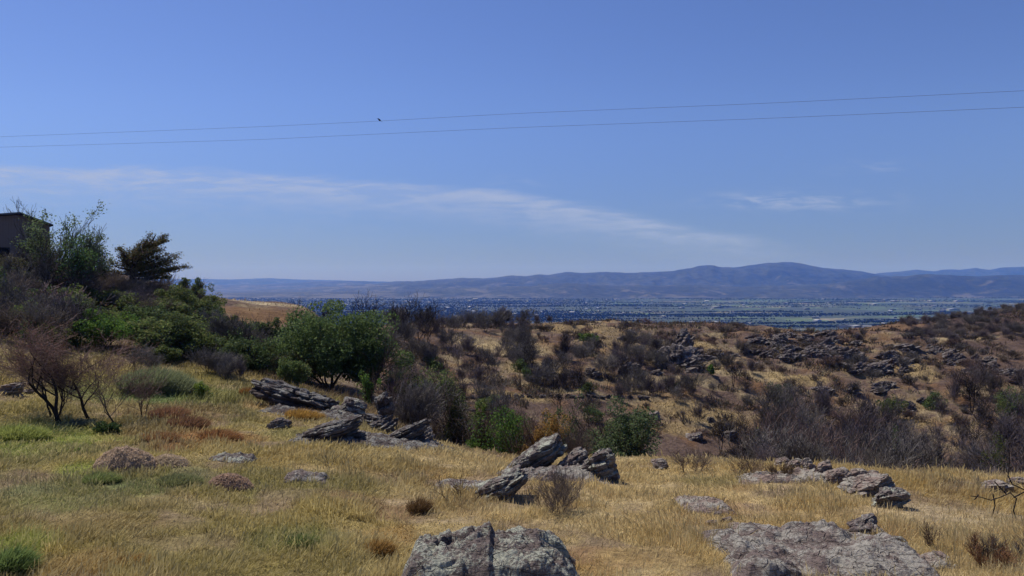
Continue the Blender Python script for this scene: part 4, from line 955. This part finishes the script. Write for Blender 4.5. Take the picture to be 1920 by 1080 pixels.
tussock('broad mound of pale grey green grass behind the bare trees', 288, 736, 150, 58, (.165, .185, .095), 31, 5200, .022)
tussock('pale green feathery grass clump right of the grey green mound', 340, 740, 90, 40, (.20, .22, .12), 32, 2200, .02)
tussock('rust orange grass tuft above the rock rib at left', 462, 742, 26, 22, (.24, .12, .04), 33, 600, .016)
tussock('dark brown drooping grass tuft in the central grass', 786, 962, 40, 42, (.14, .085, .04), 34, 900, .007, lean=.9)
for q in (('rusty brown weed clump right of the bare sapling, highest of its patch', 318, 782, 90, 26, (.23, .125, .07), 41, 1500), ('dark brown weed clump in the rusty patch below the tussock', 352, 800, 100, 26, (.19, .105, .06), 42, 1700), ('reddish weed clump at the right end of the rusty patch', 412, 826, 96, 28, (.27, .14, .06), 43, 1700), ('brown weed clump at the lower left of the rusty patch', 300, 826, 90, 24, (.25, .14, .065), 44, 1500),
          ('fresh green weed clump at the bottom left corner', 22, 1072, 80, 60, (.15, .205, .065), 45, 1500), ('fresh green weed clump below the straw heap', 190, 904, 80, 26, (.20, .235, .085), 46, 1500), ('dull green weed clump left of the earth bank', 338, 906, 100, 24, (.19, .20, .09), 47, 1600), ('green weed clump low in the left foreground grass', 566, 1024, 70, 30, (.17, .20, .07), 48, 1100), ('lime grass clump at the left edge of the field', 40, 822, 110, 34, (.28, .31, .09), 49, 1800), ('rust coloured grass clump at the bottom of the left field', 250, 1066, 90, 36, (.30, .18, .06), 50, 1300), ('orange brown grass clump left of the big outcrop', 712, 1040, 50, 40, (.30, .18, .06), 51, 900)):
    tussock(*q, .009 if q[2] > 850 else .013, lean=.8)
tussock('golden grass tuft growing behind the slanted dark rock', 570, 786, 90, 26, (.36, .22, .06), 35, 1500, .014)

# ------------------------------------------------------------------ scrub on the slopes: every plant a thing of its own
SC = []
def strew(n, px, Yr, keys, h, desc, wide=1., rows=None):
    """plants scattered over a stretch of slope (columns, distances)"""
    for _ in range(n):
        pxx = rng.uniform(*px)
        p = at(pxx, rng.uniform(*rows)) if rows else atY(pxx, math.exp(rng.uniform(math.log(Yr[0]), math.log(Yr[1]))))
        key, i = keys[rng.integers(len(keys))]; hh = rng.uniform(*h)
        if key in ('green', 'bright'): hh *= .8
        o = put(key, i, p, hh, wide * rng.uniform(.85, 1.2)); SC.append([o, key, i, pxx, p[1], hh, desc])
B = lambda *a: [('bare', i) for i in a]
strew(34, (-30, 140), (48, 80), B(0, 1, 2, 3) + [('dry', 1), ('dry', 0)], (1.8, 3.2), 'on the left slope below the house', 1.3)
strew(20, (140, 330), (66, 84), B(0, 1, 2, 3), (1.6, 2.8), 'on the slope under the cypress', 1.2)
strew(12, (250, 470), (45.5, 49), B(0, 1, 3), (.9, 1.5), 'along the foot of the left slope', 1.2)
strew(30, (255, 430), (50, 70), [('green', 0), ('green', 1), ('green', 2), ('bright', 1)], (2., 3.2), 'on the green part of the left slope', 1.3)
strew(30, (-30, 390), (52, 88), [('green', 0), ('green', 1), ('bright', 1)], (1.8, 3.2), 'among bare brush on the left slope', 1.2)
strew(16, (-40, 150), (47, 72), [('green', 0), ('green', 2), ('green', 1)], (1.8, 3.), 'on the dark slope below the house', 1.2)
strew(12, (60, 330), (76, 92), B(0, 1, 2) + [('tree', 1)], (1.6, 2.8), 'along the hilltop by the cypress')
strew(12, (400, 530), (56, 70), B(0, 1, 3), (1.6, 3.), 'between the left slope and the big oak', 1.2)
strew(40, (390, 560), (50, 84), [('green', 1), ('green', 2), ('green', 0)], (1.8, 3.), 'in front of the brown grass mound')
strew(66, (725, 990), (96, 152), B(0, 1, 0, 3) + [('tree', 1), ('tree', 0)], (1.4, 3.2), 'on the ridge right of the big oak', 1.2)
strew(8, (740, 830), (118, 138), [('burnt', i) for i in range(4)], (3.4, 5.6), 'on the skyline right of the big oak')
strew(34, (735, 1000), (44, 86), B(0, 1, 2, 3) + [('tree', 3)], (1.8, 3.4), 'in the gully right of the standing stone', 1.1)
strew(16, (750, 920), (52, 84), [('green', 0), ('green', 1)], (2.2, 3.4), 'in the gully right of the standing stone', 1.1)
strew(60, (970, 1290), (97, 130), B(0, 1, 0, 3), (1.3, 2.7), 'on the far slope above the dirt track', 1.2)
strew(16, (1240, 1420), (94, 128), B(0, 1, 3) + [('green', 0)], (1.2, 2.3), 'on the far slope below the spire', 1.2)
strew(14, (900, 1420), (86, 118), [('burnt', i) for i in range(4)], (2.6, 4.4), 'along the dirt track')
strew(7, (1000, 1140), (44, 56), B(0, 2, 3, 2), (1.6, 3.), 'around the orange bush', 1.)
strew(18, (1230, 1420), (38, 60), B(0, 1, 2, 3), (1.4, 2.8), 'on the gully edge left of the thicket', 1.)
strew(70, (1440, 1700), (52, 98), [('tree', i) for i in range(4)] + B(0, 1), (3.6, 6.2), 'in the purple thicket right of centre', 1.1)
strew(84, (1690, 1990), (50, 112), [('tree', i) for i in range(4)] + B(0, 1, 1), (2.6, 5.), 'in the grey thicket at the right edge', 1.1)
strew(26, (1430, 1980), (34, 42), B(0, 1, 2, 3), (1.4, 2.6), 'along the thicket edge behind the boulder row', 1.2)
strew(190, (1200, 1920), (78, 152), [('dry', 0), ('dry', 2), ('dry', 1), ('dry', 3)] + B(2), (.7, 1.5), 'scattered on the golden right slope', 1.3)
strew(90, (880, 1620), (118, 162), [('dry', i) for i in range(4)] + B(1), (.8, 1.8), 'scattered along the far ridge', 1.5)
strew(150, (1690, 2010), (140, 214), B(0, 1, 1) + [('dry', 2)], (1., 1.9), 'on the dark hill at the right edge', 1.6)
strew(12, (540, 700), (150, 185), [('burnt', 1), ('burnt', 3)], (4., 6.), 'beyond the brown grass mound')
strew(26, (1690, 1960), (126, 160), [('dry', 2), ('dry', 0)] + B(1), (.8, 1.8), 'on the burnt ground under the right hill', 1.5)
strew(18, (1560, 1760), (108, 152), B(1, 0) + [('dry', 2)], (1., 2.), 'between the crags on the right slope', 1.3)
strew(12, (1440, 1980), (55, 105), [('green', 0), ('green', 1)], (2.2, 4.), 'in the leafless thicket on the right', 1.)
strew(12, (1440, 1980), (60, 108), [('burnt', i) for i in range(4)], (3.6, 6.), 'in the leafless thicket on the right')
strew(14, (1400, 1980), (50, 100), [('dry', 1), ('dry', 3), ('dry', 0)], (1.6, 3.), 'in the leafless thicket on the right', 1.)
strew(12, (740, 1240), (60, 120), [('green', 1), ('green', 2), ('green', 0)], (1.6, 3.), 'in the gully scrub at centre', 1.2)
WORD = {'bare': ('grey', 'purplish', 'brownish', 'ashen'), 'tree': ('purple grey', 'grey', 'dusky', 'reddish'), 'dry': ('brown leaved', 'russet', 'greyish dry', 'olive brown'), 'burnt': ('forked black', 'black', 'charred', 'sooty'), 'green': ('dark green', 'mid green', 'deep green'), 'bright': ('bright green', 'light green', 'fresh green')}
KN = {'bare': 'leafless shrub', 'tree': 'leafless tree', 'dry': 'dry shrub', 'burnt': 'burnt tree', 'green': 'leafy shrub', 'bright': 'leafy shrub'}
from collections import defaultdict
bins = defaultdict(list)
for s in SC: bins[(s[1], s[2], s[6])].append(s)
for (key, i, desc), ss in bins.items():
    base = WORD[key][i] + ' ' + KN[key] + ' ' + desc; ss.sort(key=lambda s: s[3]); n = len(ss)
    gr = KN[key] + 's ' + desc
    ordn = ['leftmost', 'second from left', 'third from left', 'fourth from left', 'fifth from left', 'sixth from left', 'seventh from left', 'eighth from left', 'ninth from left']
    cnt = ['', '', 'two', 'three', 'four', 'five', 'six', 'seven', 'eight', 'nine', 'ten']
    for j, s in enumerate(ss):
        if n == 1: lb = base
        elif n <= 10: lb = base + ', ' + ('rightmost' if j == n - 1 else ordn[j])
        else: lb = base
        tag(s[0], lb, 'tree' if key in ('tree', 'burnt') else 'shrub', gr)
for k_, r in PROTO.items():            # the prototypes themselves are not part of the place
    for ch in list(r.children): bpy.data.objects.remove(ch)
    bpy.data.objects.remove(r)

# ------------------------------------------------------------------ wires and the bird
MT['wire'] = bark_mat('wire', (.10, .10, .11), (.14, .14, .15), 1)
def wire(label, pts, r):
    P = np.array([(pxu(a) * Y, Y, pyv(b) * Y) for a, b, Y in pts]); o = P[len(P) // 2]
    tt = np.linspace(0, len(P) - 1, 80); Q = np.stack([np.interp(tt, np.arange(len(P)), P[:, i]) for i in range(3)], 1) - o
    V, Fc = tubes(Q[:-1], Q[1:], np.full(79, r), np.full(79, r), 6)
    w = ob('power_line', mesh('power_line', V, Fc, None, True, MT['wire']), None, o); return tag(w, label, 'wire')
def wy(px): return 46 - 22 * (px + 200) / 2300
def wl_(f): return [(a, f(a), wy(a)) for a in range(-200, 2101, 100)]
wire('upper thin wire crossing the sky with a bird on it', wl_(lambda a: float(np.interp(a, [-200, 0, 480, 711, 960, 1440, 1920, 2100], [264, 256.5, 238, 227, 213, 193.5, 170, 161]))), .0055)
wire('lower thin wire crossing the sky', wl_(lambda a: float(np.interp(a, [-200, 0, 480, 960, 1440, 1920, 2100], [281, 276, 262, 239.5, 222, 201, 193]))), .0055)
by = wy(711); bk = by / F
MT['feather'] = bark_mat('dark_plumage', (.012, .012, .016), (.03, .03, .035), 20)
b0 = np.array((pxu(711) * by, by, pyv(226.2) * by)); bd = root('bird', b0); tag(bd, 'small dark bird perched on the upper wire', 'bird')
sgs = [(-.075, .105, .018), (-.062, .10, .03), (-.04, .085, .026), (-.015, .062, .042), (.015, .035, .047), (.045, .008, .036), (.07, -.012, .018), (.082, -.02, .01)]
V, Fc = [], []
for (x_, z_, r_) in sgs:
    for t in range(10): a = t * math.pi / 5; V.append((x_ + math.sin(a) * r_ * .55, math.cos(a) * r_ * .85, z_ + math.sin(a) * r_ * .8))
for i in range(len(sgs) - 1):
    for t in range(10): Fc.append((i * 10 + t, i * 10 + (t + 1) % 10, i * 10 + 10 + (t + 1) % 10, i * 10 + 10 + t))
ob('body', mesh('body', np.array(V), np.array(Fc), None, True, MT['feather']), bd)
V = np.array([(.06, -.016, .0), (.06, .016, .0), (.155, .014, -.062), (.155, -.014, -.062), (.062, -.016, -.01), (.062, .016, -.01), (.157, .014, -.068), (.157, -.014, -.068)]); Q6 = np.array([(0, 1, 2, 3), (7, 6, 5, 4), (0, 4, 5, 1), (1, 5, 6, 2), (2, 6, 7, 3), (3, 7, 4, 0)])
ob('tail', mesh('tail', V, Q6, None, False, MT['feather']), bd)
V, Fc = tubes([(-.088, 0, .104)], [(-.115, 0, .098)], np.array([.009]), np.array([.001]), 6); ob('beak', mesh('beak', V, Fc, None, False, MT['bark_grey']), bd)
for s in (-1, 1):
    V = np.array([(-.03, s * .03, .07), (.0, s * .042, .075), (.06, s * .03, .025), (.105, s * .008, -.02), (.04, s * .036, -.0), (-.01, s * .044, .03)]); V = np.vstack([V, V + (0, s * .006, 0)])
    n = 6; f = [[i, (i + 1) % n, (i + 1) % n + n, i + n] for i in range(n)]; me = bpy.data.meshes.new('wing'); me.from_pydata(V.tolist(), [], f + [list(range(n)), list(range(n, 2 * n))]); me.update(); me.materials.append(MT['feather']); ob('wing', me, bd)
    V, Fc = tubes([(.0, s * .015, .02)], [(.0, s * .012, -.012)], np.array([.004]), np.array([.004]), 5); ob('leg', mesh('leg', V, Fc, None, False, MT['bark_grey']), bd)

# ------------------------------------------------------------------ far buildings and the woods of the valley
m, nt, o = new_mat('pale_walls'); oi = N(nt, 'ShaderNodeObjectInfo'); p = N(nt, 'ShaderNodeBsdfPrincipled'); p.inputs['Roughness'].default_value = .7
L(nt, mix(nt, oi.outputs['Random'], (.12, .12, .12), (.34, .335, .33)), p.inputs['Base Color']); L(nt, p.outputs[0], o.inputs[0]); MT['pale'] = m
def shed(w, d, h, r):
    me = prism([(-w / 2, -2), (w / 2, -2), (w / 2, h), (0, h + r), (-w / 2, h)], -d / 2, d / 2); me.materials.append(MT['pale']); return me
SHED = [shed(12, 16, 4, 3), shed(30, 18, 6, 3), shed(60, 26, 8, 3), shed(18, 40, 6, 4)]
def vz(x, y): return -150 + 6 * fbm2(np.array([x / 700.]), np.array([y / 700.]), 3, 7)[0]
ZN = [(700, 1250, 3000, 6300, 64, 'on the town side of the valley floor', (0, 0, 1, 1, 3)), (1250, 1950, 2500, 6400, 55, 'among the fields of the valley floor', (0, 1, 2, 1)), (380, 760, 4200, 6500, 24, 'below the low hills at left', (0, 1, 1))]
for (a, b, y0, y1, n, ds, ks) in ZN:
    for i in range(n):
        Y = math.exp(rng.uniform(math.log(y0), math.log(y1))); x = pxu(rng.uniform(a, b)) * Y; k = ks[rng.integers(len(ks))]
        o = ob('far_building', SHED[k], None, (x, Y, vz(x, Y)), rng.uniform(0, 3.1)); wd = ('small pale house', 'pale farm building', 'long white warehouse', 'long pale shed')[k]
        tag(o, 'distant ' + wd + ' ' + ds, 'building', 'distant pale buildings ' + ds)
for i, (px, Y) in enumerate(((1610, 2350), (1625, 2330), (1590, 2360))):
    o = ob('far_building', SHED[2], None, (pxu(px) * Y, Y, vz(pxu(px) * Y, Y)), .3 + i); tag(o, ('bright white warehouse just beyond the rust coloured ridge', 'rightmost white shed just beyond the rust coloured ridge', 'leftmost white shed just beyond the rust coloured ridge')[i], 'building')
n = 160000; Yw = np.exp(rng.uniform(math.log(1700), math.log(6700), n)); Uw = rng.uniform(-.55, .8, n); Xw = Uw * Yw
keep = (fbm2(Xw / 900, Yw / 110, 4, 61) + (.08 + .2 * sstep(.25, .0, Uw)) * rng.normal(0, 1, n) + .30 * sstep(.25, -.1, Uw)) > .22; Xw, Yw = Xw[keep][:52000], Yw[keep][:52000]; n = len(Xw)
ico = np.array([(0, 0, 1), (.9, 0, .35), (.28, .85, .4), (-.72, .53, .35), (-.72, -.53, .4), (.28, -.85, .35), (0, 0, -.3)]); icf = np.array([(0, 1, 2), (0, 2, 3), (0, 3, 4), (0, 4, 5), (0, 5, 1), (1, 6, 2), (2, 6, 3), (3, 6, 4), (4, 6, 5), (5, 6, 1)])
sz = rng.uniform(2.2, 5.5, (n, 1, 1)); V = ico[None] * sz * np.array((1, 1, .95)) * rng.uniform(.75, 1.25, (n, 7, 1)); V = V + np.stack([Xw, Yw, -150 + 6 * fbm2(Xw / 700, Yw / 700, 3, 7) + 3], 1)[:, None]
c = np.repeat(np.array([(.020, .030, .018)]) * rng.uniform(.6, 1.5, (n, 1)), 7, 0)
w = ob('valley_woods', mesh('valley_woods', V.reshape(-1, 3), (np.arange(n)[:, None, None] * 7 + icf[None]).reshape(-1, 3), c, False, MT['leaf'])); w['kind'] = 'stuff'

# ------------------------------------------------------------------ grass
def grass(name, dens, y0, y1, hh, wf, seed, umax=.98, thin=None, heads=0., tone=None):
    R = np.random.default_rng(seed); yy = np.linspace(y0, y1, 400); w = dens(yy) * 2 * umax * yy; cum = np.concatenate([[0], np.cumsum((w[1:] + w[:-1]) / 2 * np.diff(yy))]); n = int(cum[-1])
    y = np.interp(R.uniform(0, cum[-1], n), cum, yy); x = R.uniform(-umax, umax, n) * y
    keep = np.ones(n, bool)
    keep &= R.uniform(0, 1, n) < (.22 if tone is None and y0 < 30 else .5) + .78 * sstep(-.42, -.05, fbm2(x / 1.6, y / 1.6, 3, 404) + .25 * fbm2(x / .3, y / .3, 2, 405))
    for (a, b, rx, ry) in BLOCK: keep &= ((x - a) / rx) ** 2 + ((y - b) / ry) ** 2 > R.uniform(.55, 1.05, n)
    if thin is not None: keep &= R.uniform(0, 1, n) < thin(x, y)
    x, y = x[keep], y[keep]; n = len(x)
    z = hgt(x, y); c = gcol(x, y) if tone is None else np.array(tone)[R.integers(0, len(tone), n)]
    cl = fbm2(x / .55, y / .55, 2, 77); hs = hh * R.uniform(.4, 1.3, n) * (1 + .6 * fbm2(x / 2.2, y / 2.2, 3, 88)) * (.85 + .55 * cl)
    ang = 3.0 * fbm2(x / 3.0, y / 3.0, 3, 99) + .4 + R.normal(0, .95, n); mag = np.clip(.7 + .9 * fbm2(x / 1.7, y / 1.7, 3, 121) + R.normal(0, .45, n), .05, 2.2)
    d = np.stack([np.cos(ang) * mag, np.sin(ang) * mag, np.ones(n)], 1); d /= np.linalg.norm(d, axis=1, keepdims=True)
    P = np.stack([x, y, z - .03], 1); Md = P + d * (hs * .55)[:, None]; d2 = d.copy(); d2[:, :2] *= 1.6; d2[:, 2] -= .25 * mag; T = Md + d2 * (hs * .55)[:, None]
    a = R.uniform(0, 6.28, n); s = np.stack([np.cos(a), np.sin(a) * .4, 0 * a], 1) * (wf * y * R.uniform(.6, 1.4, n))[:, None]
    hd = R.uniform(0, 1, n) < heads * (1 + 1.2 * sstep(.05, -.15, x / y))
    T[hd] += d2[hd] * (hs[hd] * .35)[:, None]
    V = np.stack([P - s * .8, P + s * .8, Md + s * .7, Md - s * .7, T + s * .12], 1)
    V[hd, 2] = (Md + s * 1.7 + (T - Md) * .6)[hd]; V[hd, 3] = (Md - s * 1.7 + (T - Md) * .6)[hd]
    c = c * R.uniform(.5, 1.5, (n, 1)) * (1 + .22 * cl[:, None]); c = np.repeat(c[:, None], 5, 1)
    c[hd, 2:] = c[hd, 2:] * .45 + np.array((.54, .44, .21)) * .55
    i = np.arange(n)[:, None] * 5; f = np.vstack([i + [0, 1, 2], i + [0, 2, 3], i + [3, 2, 4]])
    o = ob(name, mesh(name, V.reshape(-1, 3), f, np.clip(c, .01, .85).reshape(-1, 3), False, MT['grass'])); o['kind'] = 'stuff'; return n
g1 = grass('field_grass', lambda y: 1450 * (14 / y) ** 1.4, 10.5, 36, .195, .00040, 1, heads=.16)
left_thin = lambda x, y: np.clip(sstep(.06, .0, fbm2(x / 9, y / 9, 3, 5) * 0 + x / y + .12) * sstep(60, 44, y) + .75 * sstep(.16, .34, gcol(x, y)[:, 0]), 0, 1)
g2 = grass('slope_grass', lambda y: 75 * (36 / y) ** 1.45, 36, 215,   .42, .00062, 2, thin=left_thin)
scrub = lambda x, y: .9 * sstep(.08, .3, fbm2(x / 3.5, y / 3.5, 3, 611) + .45 * fbm2(x / 20, y / 20, 3, 613) - .5 * sstep(.25, .36, gcol(x, y)[:, 0])) * sstep(-.28, -.16, x / y)
g3 = grass('low_scrub', lambda y: 55 * (60 / y) ** 1.4, 50, 190, .75, .0008, 3, thin=scrub, tone=[(.10, .075, .06), (.12, .095, .075), (.085, .08, .05), (.13, .085, .06)])
g4 = grass('seed_stalks', lambda y: 34 * (14 / y) ** 1.6, 10.5, 33, .27, .00030, 4, heads=1.)
print('grass', g1, g2, 'objects', len(bpy.data.objects))
